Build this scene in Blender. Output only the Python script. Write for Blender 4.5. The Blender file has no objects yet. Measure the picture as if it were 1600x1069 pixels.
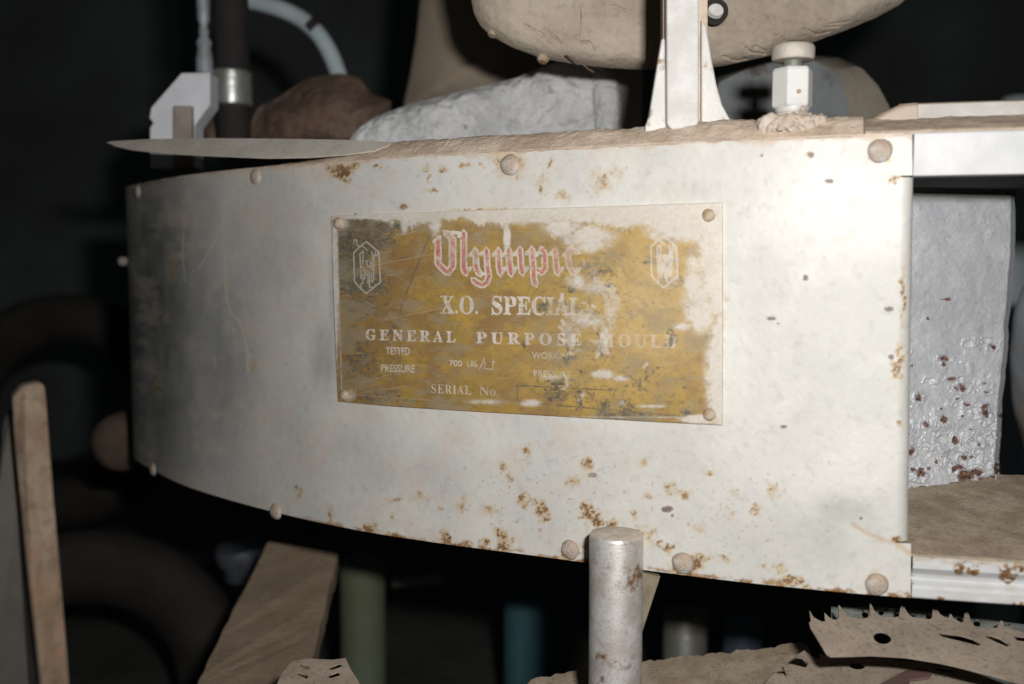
import bpy, bmesh, math
import numpy as np
from mathutils import Vector, Matrix

# ------------------------------------------------------------------ camera, light, exposure
SC = bpy.context.scene
COL = SC.collection
PITCH = math.radians(4.6)
FPX = 1555.0                                   # focal length in pixels of a 1600 px wide frame
cam_d = bpy.data.cameras.new('camera')
cam_d.sensor_width = 36.0
cam_d.lens = 36.0 * FPX / 1600.0
cam_d.clip_start = 0.02
cam_d.clip_end = 40.0
cam_d.dof.use_dof = True
cam_d.dof.focus_distance = 0.60
cam_d.dof.aperture_fstop = 4.5
cam = bpy.data.objects.new('camera', cam_d)
cam.rotation_euler = (math.pi / 2 - PITCH, 0, 0)
COL.objects.link(cam)
SC.camera = cam

world = bpy.data.worlds.new('World')
SC.world = world
world.use_nodes = True
wbg = world.node_tree.nodes['Background']
wbg.inputs['Color'].default_value = (0.75, 0.95, 1.0, 1)
wbg.inputs['Strength'].default_value = 0.010

fl_d = bpy.data.lights.new('flash', 'AREA')    # the flash beside the camera lens
fl_d.shape = 'RECTANGLE'
fl_d.size = 0.030
fl_d.size_y = 0.018
fl_d.energy = 4.4
fl_d.color = (1.0, 0.98, 0.945)
flash = bpy.data.objects.new('flash', fl_d)
flash.location = (0.062, -0.01, 0.065)
flash.rotation_euler = (math.pi / 2 - math.radians(5), 0, 0)
COL.objects.link(flash)

SC.view_settings.view_transform = 'Standard'
SC.view_settings.look = 'None'
SC.view_settings.exposure = 0.0
SC.view_settings.gamma = 1.0
SC.view_settings.use_curve_mapping = False

# ------------------------------------------------------------------ pixel <-> world
CT, ST = math.cos(PITCH), math.sin(PITCH)


def rays(px, py):
    x = (np.asarray(px, float) - 800.0) / FPX
    y = -(np.asarray(py, float) - 534.5) / FPX
    return x, CT + y * ST, -ST + y * CT


def P(px, py, Y):
    x, y, z = rays(px, py)
    t = Y / y
    return np.array([x * t, y * t, z * t])


def project(p):
    p = np.asarray(p, float)
    d = p[..., 1] * CT - p[..., 2] * ST
    u = p[..., 1] * ST + p[..., 2] * CT
    return 800 + FPX * p[..., 0] / d, 534.5 - FPX * u / d


# ------------------------------------------------------------------ noise in numpy
def _hash(ix, iy, seed):
    h = (ix.astype(np.int64) * 374761393 + iy.astype(np.int64) * 668265263 + seed * 1442695041) & 0xFFFFFFFF
    h = ((h ^ (h >> 13)) * 1274126177) & 0xFFFFFFFF
    return ((h ^ (h >> 16)) & 0xFFFF) / 65535.0


def vnoise(x, y, seed=0):
    x = np.asarray(x, float); y = np.asarray(y, float)
    ix, iy = np.floor(x), np.floor(y)
    fx, fy = x - ix, y - iy
    fx = fx * fx * (3 - 2 * fx); fy = fy * fy * (3 - 2 * fy)
    a = _hash(ix, iy, seed); b = _hash(ix + 1, iy, seed)
    c = _hash(ix, iy + 1, seed); d = _hash(ix + 1, iy + 1, seed)
    return (a * (1 - fx) + b * fx) * (1 - fy) + (c * (1 - fx) + d * fx) * fy


def fbm(x, y, seed=0, octv=4, gain=0.5):
    s, a, n = 0.0, 1.0, 0.0
    for k in range(octv):
        s = s + a * vnoise(x * 2 ** k + 17.3 * k, y * 2 ** k - 9.1 * k, seed + k * 7)
        n += a; a *= gain
    return s / n


def sstep(a, b, x):
    t = np.clip((x - a) / (b - a), 0, 1)
    return t * t * (3 - 2 * t)


def seg_dist(x, y, pts):
    d = np.full(np.shape(x), 1e9)
    for (x0, y0), (x1, y1) in zip(pts[:-1], pts[1:]):
        dx, dy = x1 - x0, y1 - y0
        t = np.clip(((x - x0) * dx + (y - y0) * dy) / (dx * dx + dy * dy + 1e-9), 0, 1)
        d = np.minimum(d, np.hypot(x - x0 - t * dx, y - y0 - t * dy))
    return d


def blobs(x, y, lst):
    """largest of soft spots: (x, y, rx, ry, strength)"""
    v = np.zeros(np.shape(x))
    for bx, by, rx, ry, s in lst:
        q = ((x - bx) / rx) ** 2 + ((y - by) / ry) ** 2
        v = np.maximum(v, s * np.exp(-q))
    return v


# ------------------------------------------------------------------ materials
def mat(name, col, col2=None, scale=40, detail=6, rough=0.7, metal=0.0, bump=0.3, bscale=300,
        spots=None, spot_scale=60, spot_cut=0.62, dust=None, dust_from=0.35, fine=0.0, stretch=None, spec=0.4,
        spot_soft=0.06, bdist=0.002):
    m = bpy.data.materials.new(name)
    m.use_nodes = True
    nt = m.node_tree; N = nt.nodes; L = nt.links
    b = N['Principled BSDF']
    b.inputs['Metallic'].default_value = metal
    b.inputs['Specular IOR Level'].default_value = spec
    tc = N.new('ShaderNodeTexCoord')
    vec = tc.outputs['Object']
    if stretch:
        mp = N.new('ShaderNodeMapping'); mp.inputs['Scale'].default_value = stretch
        L.new(vec, mp.inputs['Vector']); vec_s = mp.outputs['Vector']
    else:
        vec_s = vec

    def noise(sc, det, v=None, ro=0.6):
        n = N.new('ShaderNodeTexNoise')
        n.inputs['Scale'].default_value = sc; n.inputs['Detail'].default_value = det
        n.inputs['Roughness'].default_value = ro
        L.new(v or vec, n.inputs['Vector']); return n.outputs['Fac']

    def ramp(fac, a, b_):
        r = N.new('ShaderNodeMapRange'); r.interpolation_type = 'SMOOTHSTEP'
        r.inputs['From Min'].default_value = a; r.inputs['From Max'].default_value = b_
        L.new(fac, r.inputs['Value']); return r.outputs['Result']

    def mix(fac, a, c):
        x = N.new('ShaderNodeMix'); x.data_type = 'RGBA'
        if isinstance(fac, float): x.inputs['Factor'].default_value = fac
        else: L.new(fac, x.inputs['Factor'])
        for k, v in (('A', a), ('B', c)):
            s = [i for i in x.inputs if i.name == k and i.type == 'RGBA'][0]
            if isinstance(v, tuple): s.default_value = (*v, 1)
            else: L.new(v, s)
        return [o for o in x.outputs if o.type == 'RGBA'][0]

    def math_(op, a, c):
        x = N.new('ShaderNodeMath'); x.operation = op
        for k, v in ((0, a), (1, c)):
            if isinstance(v, (int, float)): x.inputs[k].default_value = v
            else: L.new(v, x.inputs[k])
        return x.outputs[0]

    m_api = dict(N=N, L=L, noise=noise, ramp=ramp, mix=mix, math=math_, bsdf=b, vec=vec)
    c = col
    big = noise(scale, detail, vec_s)
    if col2: c = mix(ramp(big, 0.35, 0.65), col, col2)
    if fine:
        fn = noise(scale * 9, 3)
        dk = tuple(v * 0.45 for v in (col2 or col))
        c = mix(math_('MULTIPLY', ramp(fn, 0.5, 0.75), fine), c if not isinstance(c, tuple) else c, dk)
    if spots:
        sp = noise(spot_scale, 8, None, 0.68)
        c = mix(ramp(sp, spot_cut, spot_cut + spot_soft), c, spots)
    if dust:
        g = N.new('ShaderNodeNewGeometry'); sx = N.new('ShaderNodeSeparateXYZ')
        L.new(g.outputs['Normal'], sx.inputs[0])
        wob = math_('ADD', sx.outputs['Z'], math_('MULTIPLY', math_('SUBTRACT', noise(120, 4), 0.5), 0.7))
        c = mix(ramp(wob, dust_from, dust_from + 0.3), c, dust)
    m_api['color'] = c
    hb = noise(bscale, 6)
    bp = N.new('ShaderNodeBump'); bp.inputs['Strength'].default_value = bump
    bp.inputs['Distance'].default_value = bdist
    L.new(hb, bp.inputs['Height']); L.new(bp.outputs['Normal'], b.inputs['Normal'])
    rg = N.new('ShaderNodeMapRange')
    rg.inputs['To Min'].default_value = max(0.05, rough - 0.1); rg.inputs['To Max'].default_value = min(1, rough + 0.12)
    L.new(big, rg.inputs['Value']); L.new(rg.outputs['Result'], b.inputs['Roughness'])
    if isinstance(c, tuple): b.inputs['Base Color'].default_value = (*c, 1)
    else: L.new(c, b.inputs['Base Color'])
    m['api'] = 0
    return m, m_api


def M(*a, **k):
    return mat(*a, **k)[0]


DUST = (0.50, 0.385, 0.285)
DUST_GREY = (0.36, 0.30, 0.235)
RUST = (0.17, 0.065, 0.02)
m_silver = M('silver paint', (0.66, 0.65, 0.63), (0.56, 0.55, 0.53), scale=25, rough=0.55, metal=0.12, bump=0.12,
             bscale=500, spots=(0.30, 0.20, 0.13), spot_scale=75, spot_cut=0.555, spot_soft=0.12, dust=DUST, dust_from=0.5)
m_silver_clean = M('white silver paint', (0.66, 0.655, 0.64), (0.58, 0.575, 0.56), scale=25, rough=0.62, metal=0.05,
                   bump=0.12, bscale=300, spots=(0.28, 0.16, 0.08), spot_scale=40, spot_cut=0.68, dust=DUST, dust_from=0.75)
m_pipe = M('worn pipe paint', (0.72, 0.70, 0.68), (0.52, 0.47, 0.43), scale=70, detail=8, rough=0.42, metal=0.45, bump=0.08,
           bscale=700, spots=(0.22, 0.115, 0.05), spot_scale=48, spot_cut=0.585, dust=DUST, dust_from=0.82, fine=0.6, spot_soft=0.1)
m_dust = M('pale brown dust', (0.64, 0.525, 0.425), (0.47, 0.365, 0.275), scale=55, rough=0.95, bump=0.5, bscale=420, fine=0.3, spec=0.1, bdist=0.002,
           spots=(0.27, 0.14, 0.06), spot_scale=75, spot_cut=0.62, spot_soft=0.14)
m_dustgrey = M('grey brown dust', (0.42, 0.345, 0.265), (0.30, 0.235, 0.17), scale=60, rough=0.95, bump=0.22, bscale=500, fine=0.7, spec=0.1,
               spots=(0.55, 0.52, 0.48), spot_scale=95, spot_cut=0.71)
m_rail = M('bright rail paint', (0.63, 0.635, 0.645), (0.55, 0.555, 0.565), scale=25, rough=0.6, metal=0.05, bump=0.1, bscale=300,
           spots=(0.17, 0.075, 0.035), spot_scale=34, spot_cut=0.655, spot_soft=0.05)
m_rivet = M('rivet paint', (0.55, 0.53, 0.5), (0.45, 0.36, 0.29), scale=120, rough=0.6, metal=0.2, bump=0.5, bscale=600,
            dust=(0.44, 0.34, 0.265), dust_from=.05)
m_rivet_rust = M('rusted rivet', (0.36, 0.22, 0.11), (0.50, 0.42, 0.33), scale=160, rough=0.7, metal=0.1, bump=0.5, bscale=700)
m_block = M('rough cast aluminium paint', (0.52, 0.53, 0.555), (0.42, 0.435, 0.46), scale=30, rough=0.5, metal=0.35, bump=0.5,
            bscale=500, bdist=0.002)
m_drum = M('dust caked drum', (0.52, 0.445, 0.365), (0.41, 0.34, 0.27), scale=22, detail=8, rough=0.95, bump=0.6, bscale=260, fine=0.35, spec=0.1,
           spots=(0.16, 0.10, 0.065), spot_scale=30, spot_cut=0.68, spot_soft=0.1)
m_sheet = M('dusty grey sheet', (0.58, 0.54, 0.475), (0.49, 0.45, 0.39), scale=35, rough=0.7, metal=0.1, bump=0.2, bscale=500, fine=0.3)
m_casting = M('pale casting paint', (0.80, 0.805, 0.815), (0.60, 0.605, 0.62), scale=45, rough=0.7, metal=0.0, bump=1.0, bscale=110,
              spots=(0.33, 0.32, 0.31), spot_scale=55, spot_cut=0.60, spot_soft=0.12, bdist=0.008)
m_cowl = M('brown dusted cowl', (0.38, 0.305, 0.235), (0.31, 0.25, 0.19), scale=10, rough=0.9, bump=0.3, bscale=100)
m_brown = M('rusty brown casting', (0.17, 0.105, 0.075), (0.20, 0.145, 0.11), scale=26, rough=0.85, bump=0.8, bscale=80, bdist=0.006,
            spots=(0.08, 0.03, 0.028), spot_scale=14, spot_cut=0.56)
m_clamp = M('chalky white paint', (0.76, 0.765, 0.82), (0.67, 0.67, 0.72), scale=40, rough=0.7, bump=0.2, dust=DUST, dust_from=0.4)
m_peg = M('grey brown peg', (0.36, 0.31, 0.275), (0.25, 0.21, 0.18), rough=0.85)
m_chrome = M('bright worn metal', (0.62, 0.64, 0.62), (0.34, 0.33, 0.26), scale=30, rough=0.35, metal=0.7, bump=0.3, bscale=120,
             spots=(0.22, 0.17, 0.05), spot_scale=30, spot_cut=0.63)
m_black = M('black rubber', (0.022, 0.02, 0.02), (0.03, 0.024, 0.022), rough=0.8)
m_hose = M('pale blue hose', (0.50, 0.58, 0.62), (0.42, 0.50, 0.53), scale=20, rough=0.6)
m_rod = M('pale rod', (0.42, 0.45, 0.50), (0.30, 0.31, 0.33), scale=60, rough=0.5, metal=0.2)
m_lug = M('blue grey lug', (0.20, 0.215, 0.225), (0.15, 0.16, 0.165), scale=40, rough=0.7, spots=(0.085, 0.06, 0.045), spot_scale=42, spot_cut=0.54, spot_soft=0.12, bump=0.5, bscale=90)
m_lugrim = M('lug rim dust', (0.38, 0.33, 0.265), (0.30, 0.255, 0.20), scale=30, rough=0.85, spots=(0.09, 0.055, 0.035), spot_scale=32, spot_cut=0.62, bump=0.5, bscale=90)
m_wood = M('old brown wood', (0.185, 0.143, 0.105), (0.12, 0.08, 0.052), scale=30, detail=8, rough=0.95, stretch=(2, 2, 0.7), bump=0.4, bscale=260, fine=0.6,
           spots=(0.20, 0.09, 0.05), spot_scale=24, spot_cut=0.56, spot_soft=0.16)
m_woodgrey = M('grey board', (0.40, 0.30, 0.215), (0.31, 0.225, 0.155), scale=26, detail=8, rough=0.95, bump=0.6, bscale=220, fine=0.4,
               spots=(0.34, 0.31, 0.28), spot_scale=60, spot_cut=0.72)
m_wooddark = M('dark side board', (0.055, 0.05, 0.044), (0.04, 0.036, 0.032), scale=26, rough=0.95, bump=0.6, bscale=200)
m_blade = M('dusty toothed steel', (0.41, 0.335, 0.265), (0.32, 0.26, 0.205), scale=38, rough=0.85, metal=0.05, bump=0.2, bscale=500, fine=0.65,
            spots=(0.25, 0.14, 0.075), spot_scale=42, spot_cut=0.61, spot_soft=0.16)
m_bladeblue = M('pale blue grey strip', (0.36, 0.39, 0.36), (0.26, 0.27, 0.24), scale=60, rough=0.7, bump=0.4, spots=(0.08, 0.06, 0.04), spot_scale=80, spot_cut=0.58)
m_bladered = M('red brown blade', (0.19, 0.11, 0.10), (0.15, 0.10, 0.09), scale=30, rough=0.8, bump=0.3)
m_green = M('olive green cylinder', (0.165, 0.19, 0.13), (0.135, 0.145, 0.085), scale=10, rough=0.6)
m_teal = M('dark teal cylinder', (0.05, 0.135, 0.155), (0.045, 0.115, 0.14), scale=10, rough=0.6)
m_greypipe = M('grey galvanised pipe', (0.30, 0.32, 0.30), (0.24, 0.22, 0.16), scale=14, rough=0.4, metal=0.4)
m_bluepipe = M('blue grey pipe', (0.10, 0.14, 0.19), (0.08, 0.10, 0.13), scale=14, rough=0.5)
m_tyre = M('dusty tyre rubber', (0.042, 0.038, 0.034), (0.026, 0.023, 0.021), scale=12, rough=0.95, bump=0.5, bscale=60)
m_floor = M('dark dirt floor', (0.10, 0.095, 0.085), (0.06, 0.06, 0.055), scale=6, rough=1.0, bump=0.7, bscale=40, bdist=0.01)
m_wall = M('dark shed wall', (0.20, 0.23, 0.23), (0.13, 0.135, 0.13), scale=2.5, rough=1.0, bump=0.5, bscale=20, bdist=0.01)


# ------------------------------------------------------------------ mesh helpers
class MB:
    def __init__(self): self.v = []; self.f = []; self.smooth = False

    def add(self, vs, fs):
        n = len(self.v)
        self.v += [tuple(map(float, p)) for p in vs]
        self.f += [tuple(i + n for i in f) for f in fs]
        return self

    def prism(self, front, back):
        k = len(front)
        fs = [tuple(range(k)), tuple(range(2 * k - 1, k - 1, -1))]
        fs += [(i, i + k, (i + 1) % k + k, (i + 1) % k) for i in range(k)]
        return self.add(list(front) + list(back), fs)

    def lathe(self, prof, o, ax=(0, 0, 1), n=32):
        ax = Vector(ax).normalized()
        u = ax.orthogonal().normalized(); w = ax.cross(u)
        vs, fs = [], []
        for r, h in prof:
            for k in range(n):
                a = 2 * math.pi * k / n
                vs.append(Vector(o) + ax * h + (u * math.cos(a) + w * math.sin(a)) * r)
        for i in range(len(prof) - 1):
            for k in range(n):
                fs.append((i * n + k, i * n + (k + 1) % n, (i + 1) * n + (k + 1) % n, (i + 1) * n + k))
        fs.append(tuple(range(n - 1, -1, -1)))
        fs.append(tuple(range((len(prof) - 1) * n, len(prof) * n)))
        self.smooth = True
        return self.add(vs, fs)

    def tube(self, path, r, n=20):
        path = [Vector(p) for p in path]
        vs, fs = [], []
        prev = None
        for i, p in enumerate(path):
            t = (path[min(i + 1, len(path) - 1)] - path[max(i - 1, 0)]).normalized()
            u = t.orthogonal().normalized() if prev is None else (prev - t * prev.dot(t)).normalized()
            prev = u; w = t.cross(u)
            rr = r[i] if isinstance(r, (list, tuple)) else r
            for k in range(n):
                a = 2 * math.pi * k / n
                vs.append(p + (u * math.cos(a) + w * math.sin(a)) * rr)
        for i in range(len(path) - 1):
            for k in range(n):
                fs.append((i * n + k, i * n + (k + 1) % n, (i + 1) * n + (k + 1) % n, (i + 1) * n + k))
        fs.append(tuple(range(n - 1, -1, -1)))
        fs.append(tuple(range((len(path) - 1) * n, len(path) * n)))
        self.smooth = True
        return self.add(vs, fs)

    def sweep(self, stations, closed=True):
        """stations: list of equal-length closed profiles"""
        k = len(stations[0]); vs = [p for s in stations for p in s]; fs = []
        for i in range(len(stations) - 1):
            for j in range(k if closed else k - 1):
                fs.append((i * k + j, i * k + (j + 1) % k, (i + 1) * k + (j + 1) % k, (i + 1) * k + j))
        if closed:
            fs.append(tuple(range(k - 1, -1, -1)))
            fs.append(tuple(range((len(stations) - 1) * k, len(stations) * k)))
        return self.add(vs, fs)


def wloc(o):
    v = Vector((0, 0, 0))
    while o is not None:
        v += o.location; o = o.parent
    return v


def link(name, me, m, parent=None, loc=None):
    o = bpy.data.objects.new(name, me)
    COL.objects.link(o)
    me.materials.append(m)
    if parent: o.parent = parent
    elif loc is not None: o.location = loc
    return o


def fix_normals(me):
    bm = bmesh.new(); bm.from_mesh(me)
    bmesh.ops.recalc_face_normals(bm, faces=bm.faces)
    bm.to_mesh(me); bm.free()


def build(name, mb, m, parent=None, bevel=0, seg=2, smooth=None):
    vs = np.array(mb.v)
    if parent: off = np.array(wloc(parent))
    else:
        off = vs.mean(0); off[2] = vs[:, 2].min()
    me = bpy.data.meshes.new(name)
    me.from_pydata([tuple(p) for p in vs - off], [], mb.f)
    fix_normals(me)
    sm = mb.smooth if smooth is None else smooth
    me.polygons.foreach_set('use_smooth', [bool(sm)] * len(me.polygons))
    if sm:
        me.set_sharp_from_angle(angle=math.radians(42))
    o = link(name, me, m, parent, Vector(off))
    if bevel:
        b = o.modifiers.new('bevel', 'BEVEL'); b.width = bevel; b.segments = seg; b.limit_method = 'ANGLE'
        b.angle_limit = math.radians(30)
    return o


def grid_mesh(name, V, m, parent=None, attrs=None, keep=None):
    """V: (rows, cols, 3) points, attrs: dict name -> (rows, cols, 4)"""
    V = np.asarray(V, float)
    r, c = V.shape[:2]
    off = np.array(wloc(parent)) if parent else np.array([V[..., 0].mean(), V[..., 1].mean(), V[..., 2].min()])
    idx = np.arange(r * c).reshape(r, c)
    q = np.stack([idx[:-1, :-1], idx[:-1, 1:], idx[1:, 1:], idx[1:, :-1]], -1).reshape(-1, 4)
    me = bpy.data.meshes.new(name)
    me.vertices.add(r * c)
    me.vertices.foreach_set('co', (V.reshape(-1, 3) - off).astype(np.float32).ravel())
    me.loops.add(q.size); me.loops.foreach_set('vertex_index', q.astype(np.int32).ravel())
    me.polygons.add(len(q))
    me.polygons.foreach_set('loop_start', np.arange(0, q.size, 4, dtype=np.int32))
    me.update(calc_edges=True)
    me.polygons.foreach_set('use_smooth', np.ones(len(q), bool))
    for k, a in (attrs or {}).items():
        at = me.attributes.new(k, 'FLOAT_COLOR', 'POINT')
        at.data.foreach_set('color', np.asarray(a, np.float32).reshape(-1, 4).ravel())
    return link(name, me, m, parent, Vector(off))


def tag(o, label, cat, group=None, kind=None):
    if label: o['label'] = label
    if cat: o['category'] = cat
    if group: o['group'] = group
    if kind: o['kind'] = kind
    return o


def thing(name, label, cat, loc, group=None):
    o = bpy.data.objects.new(name, None)
    o.empty_display_size = 0.02
    o.location = Vector([float(v) for v in loc]); COL.objects.link(o)
    return tag(o, label, cat, group)


def plane_pts(pl, pts):
    """unproject outline pixels onto the plane through three (px, py, Y) points"""
    a, b, c = [P(*q) for q in pl]
    n = np.cross(b - a, c - a)
    out = []
    for x, y in pts:
        r = np.array(rays(x, y)); out.append(r * (a @ n) / (r @ n))
    return out, n / np.linalg.norm(n)


def flat_plate(name, pl, outline, holes, thick, m, parent=None, bevel=0.0):
    """flat sheet with cut-outs; outline and holes in pixels on the plane pl, thickness goes away from the lens"""
    pts, n = plane_pts(pl, outline)
    if n @ pts[0] < 0: n = -n
    o = np.mean(pts, 0)
    u = np.cross(n, [0, 0, 1]); u /= np.linalg.norm(u); w = np.cross(n, u)
    cu = bpy.data.curves.new('tmp', 'CURVE'); cu.dimensions = '2D'; cu.fill_mode = 'BOTH'
    cu.extrude = thick / 2; cu.bevel_depth = bevel
    for ring in [pts] + [plane_pts(pl, h)[0] for h in holes]:
        sp = cu.splines.new('POLY'); sp.points.add(len(ring) - 1); sp.use_cyclic_u = True
        for i, q in enumerate(ring):
            sp.points[i].co = ((q - o) @ u, (q - o) @ w, 0, 1)
    ob = bpy.data.objects.new('tmp', cu); COL.objects.link(ob)
    me = bpy.data.meshes.new_from_object(ob.evaluated_get(bpy.context.evaluated_depsgraph_get()))
    bpy.data.objects.remove(ob)
    me.name = name
    c = o + n * thick / 2
    off = np.array(wloc(parent)) if parent else c
    R = Matrix(((u[0], w[0], n[0], (c - off)[0]), (u[1], w[1], n[1], (c - off)[1]), (u[2], w[2], n[2], (c - off)[2]), (0, 0, 0, 1)))
    me.transform(R)
    me.materials.clear()
    return link(name, me, m, parent, Vector(off))


def resample(pts, n, closed=True):
    p = np.array(pts, float)
    if closed: p = np.vstack([p, p[:1]])
    d = np.r_[0, np.cumsum(np.hypot(*np.diff(p, axis=0).T))]
    t = np.linspace(0, d[-1], n + 1)[:n] if closed else np.linspace(0, d[-1], n)
    return np.stack([np.interp(t, d, p[:, 0]), np.interp(t, d, p[:, 1])], 1)


def smooth_closed(p, it=6):
    for _ in range(it):
        p = 0.5 * p + 0.25 * (np.roll(p, 1, 0) + np.roll(p, -1, 0))
    return p


def dome(outline, Y, bulge, depth, n=160, rings=40, power=2.2, center=None, rough=0.0, rscale=20, seed=3, dips=None, sm=4):
    """closed body whose outline is given in pixels at distance Y: a bulging front, a rim going back by depth"""
    p = smooth_closed(resample(outline, n), sm)
    cx, cy = center or p.mean(0)
    rows = []
    for k in range(rings + 1):
        s = 1 - (k / rings) ** 2.2 if power > 4 else 1 - k / rings
        q = np.array([cx, cy]) + (p - [cx, cy]) * s
        y = Y - bulge * (1 - s ** power)
        if rough: y = y + rough * (fbm(q[:, 0] / rscale, q[:, 1] / rscale, seed) - 0.5) * min(1, (1 - s) * 12 + .2)
        if dips: y = y + dips(q[:, 0], q[:, 1])
        rows.append(P(q[:, 0], q[:, 1], y).T)
    pb = np.array([cx, cy]) + (p - [cx, cy]) * .9
    rows = [P(pb[:, 0], pb[:, 1], Y + depth).T] + rows
    V = np.array(rows)
    return np.concatenate([V, V[:, :1]], 1)


# ------------------------------------------------------------------ surroundings
def quad(name, pts, m):
    o = build(name, MB().add(pts, [(0, 1, 2, 3)]), m); o['kind'] = 'structure'; return o


FZ = -0.60
quad('floor', [(-3, -0.6, FZ), (3, -0.6, FZ), (3, 3.2, FZ), (-3, 3.2, FZ)], m_floor)
wl = build('back_wall', MB().prism([(-3, 3.0, FZ), (3, 3.0, FZ), (3, 3.0, 1.8), (-3, 3.0, 1.8)],
                                   [(-3, 3.1, FZ), (3, 3.1, FZ), (3, 3.1, 1.8), (-3, 3.1, 1.8)]), m_wall)
tag(wl, 'dark bare shed wall lost in shadow behind everything', 'wall')

# ------------------------------------------------------------------ the mould: plan curve of its curved front
ZT, ZB = 0.0655, -0.1763
ctrl = np.array([(-.330, 1.02), (-.345, .985), (-.354, .95), (-.356, .925), (-.349, .902), (-.338, .880), (-.322, .857), (-.301, .829), (-.275, .794),
                 (-.248, .763), (-.201, .719), (-.166, .690), (-.129, .662), (-.086, .634), (-.039, .610),
                 (.001, .592), (.045, .572), (.077, .558), (.108, .545), (.140, .533), (.172, .522), (.194, .5155),
                 (.215, .510), (.26, .500), (.33, .487), (.42, .475)])
_d = np.r_[0, np.cumsum(np.hypot(*np.diff(ctrl, axis=0).T))]
S = np.arange(0, _d[-1], 0.0007)
_k = np.exp(-0.5 * (np.arange(-60, 61) / 24.0) ** 2); _k /= _k.sum()


def _sm(a):
    e = np.r_[a[0] + (a[0] - a[1:61][::-1]), a, a[-1] + (a[-1] - a[-61:-1][::-1])]
    return np.convolve(e, _k, 'valid')


PXs, PYs = _sm(np.interp(S, _d, ctrl[:, 0])), _sm(np.interp(S, _d, ctrl[:, 1]))
TX, TY = np.gradient(PXs, S), np.gradient(PYs, S)
_n = np.hypot(TX, TY); TX, TY = TX / _n, TY / _n
NX, NY = TY, -TX                               # outward, towards the lens
BEAR = np.arctan2(PXs, PYs)
i_sil = int(np.argmin(BEAR[:400])); i_sil = max(i_sil, 1)


def W(s, z, o=0.0):
    """point on the curved front: arc length s, height z, o metres inwards"""
    s, z, o = np.broadcast_arrays(np.asarray(s, float), z, o)
    g = lambda a: np.interp(s, S, a)
    return np.stack([g(PXs) - g(NX) * o, g(PYs) - g(NY) * o, z], -1)


def wall_hit(px, py):
    x, y, z = rays(px, py)
    b = np.arctan2(x, y)
    s = np.interp(b, BEAR[i_sil:], S[i_sil:])
    rng = np.hypot(np.interp(s, S, PXs), np.interp(s, S, PYs))
    return s, z * rng / np.hypot(x, y)


mould = thing('tyre_mould', 'silver painted curved steel mould with rusty rivets and a worn brass nameplate', 'mould', (0.0, 0.66, ZB))

# --- painted front panel
def end_line(xa, ya, xb, yb):
    (s0, z0), (s1, z1) = wall_hit(xa, ya), wall_hit(xb, yb)
    return lambda z: s0 + (s1 - s0) * (z - z0) / (z1 - z0)


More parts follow.
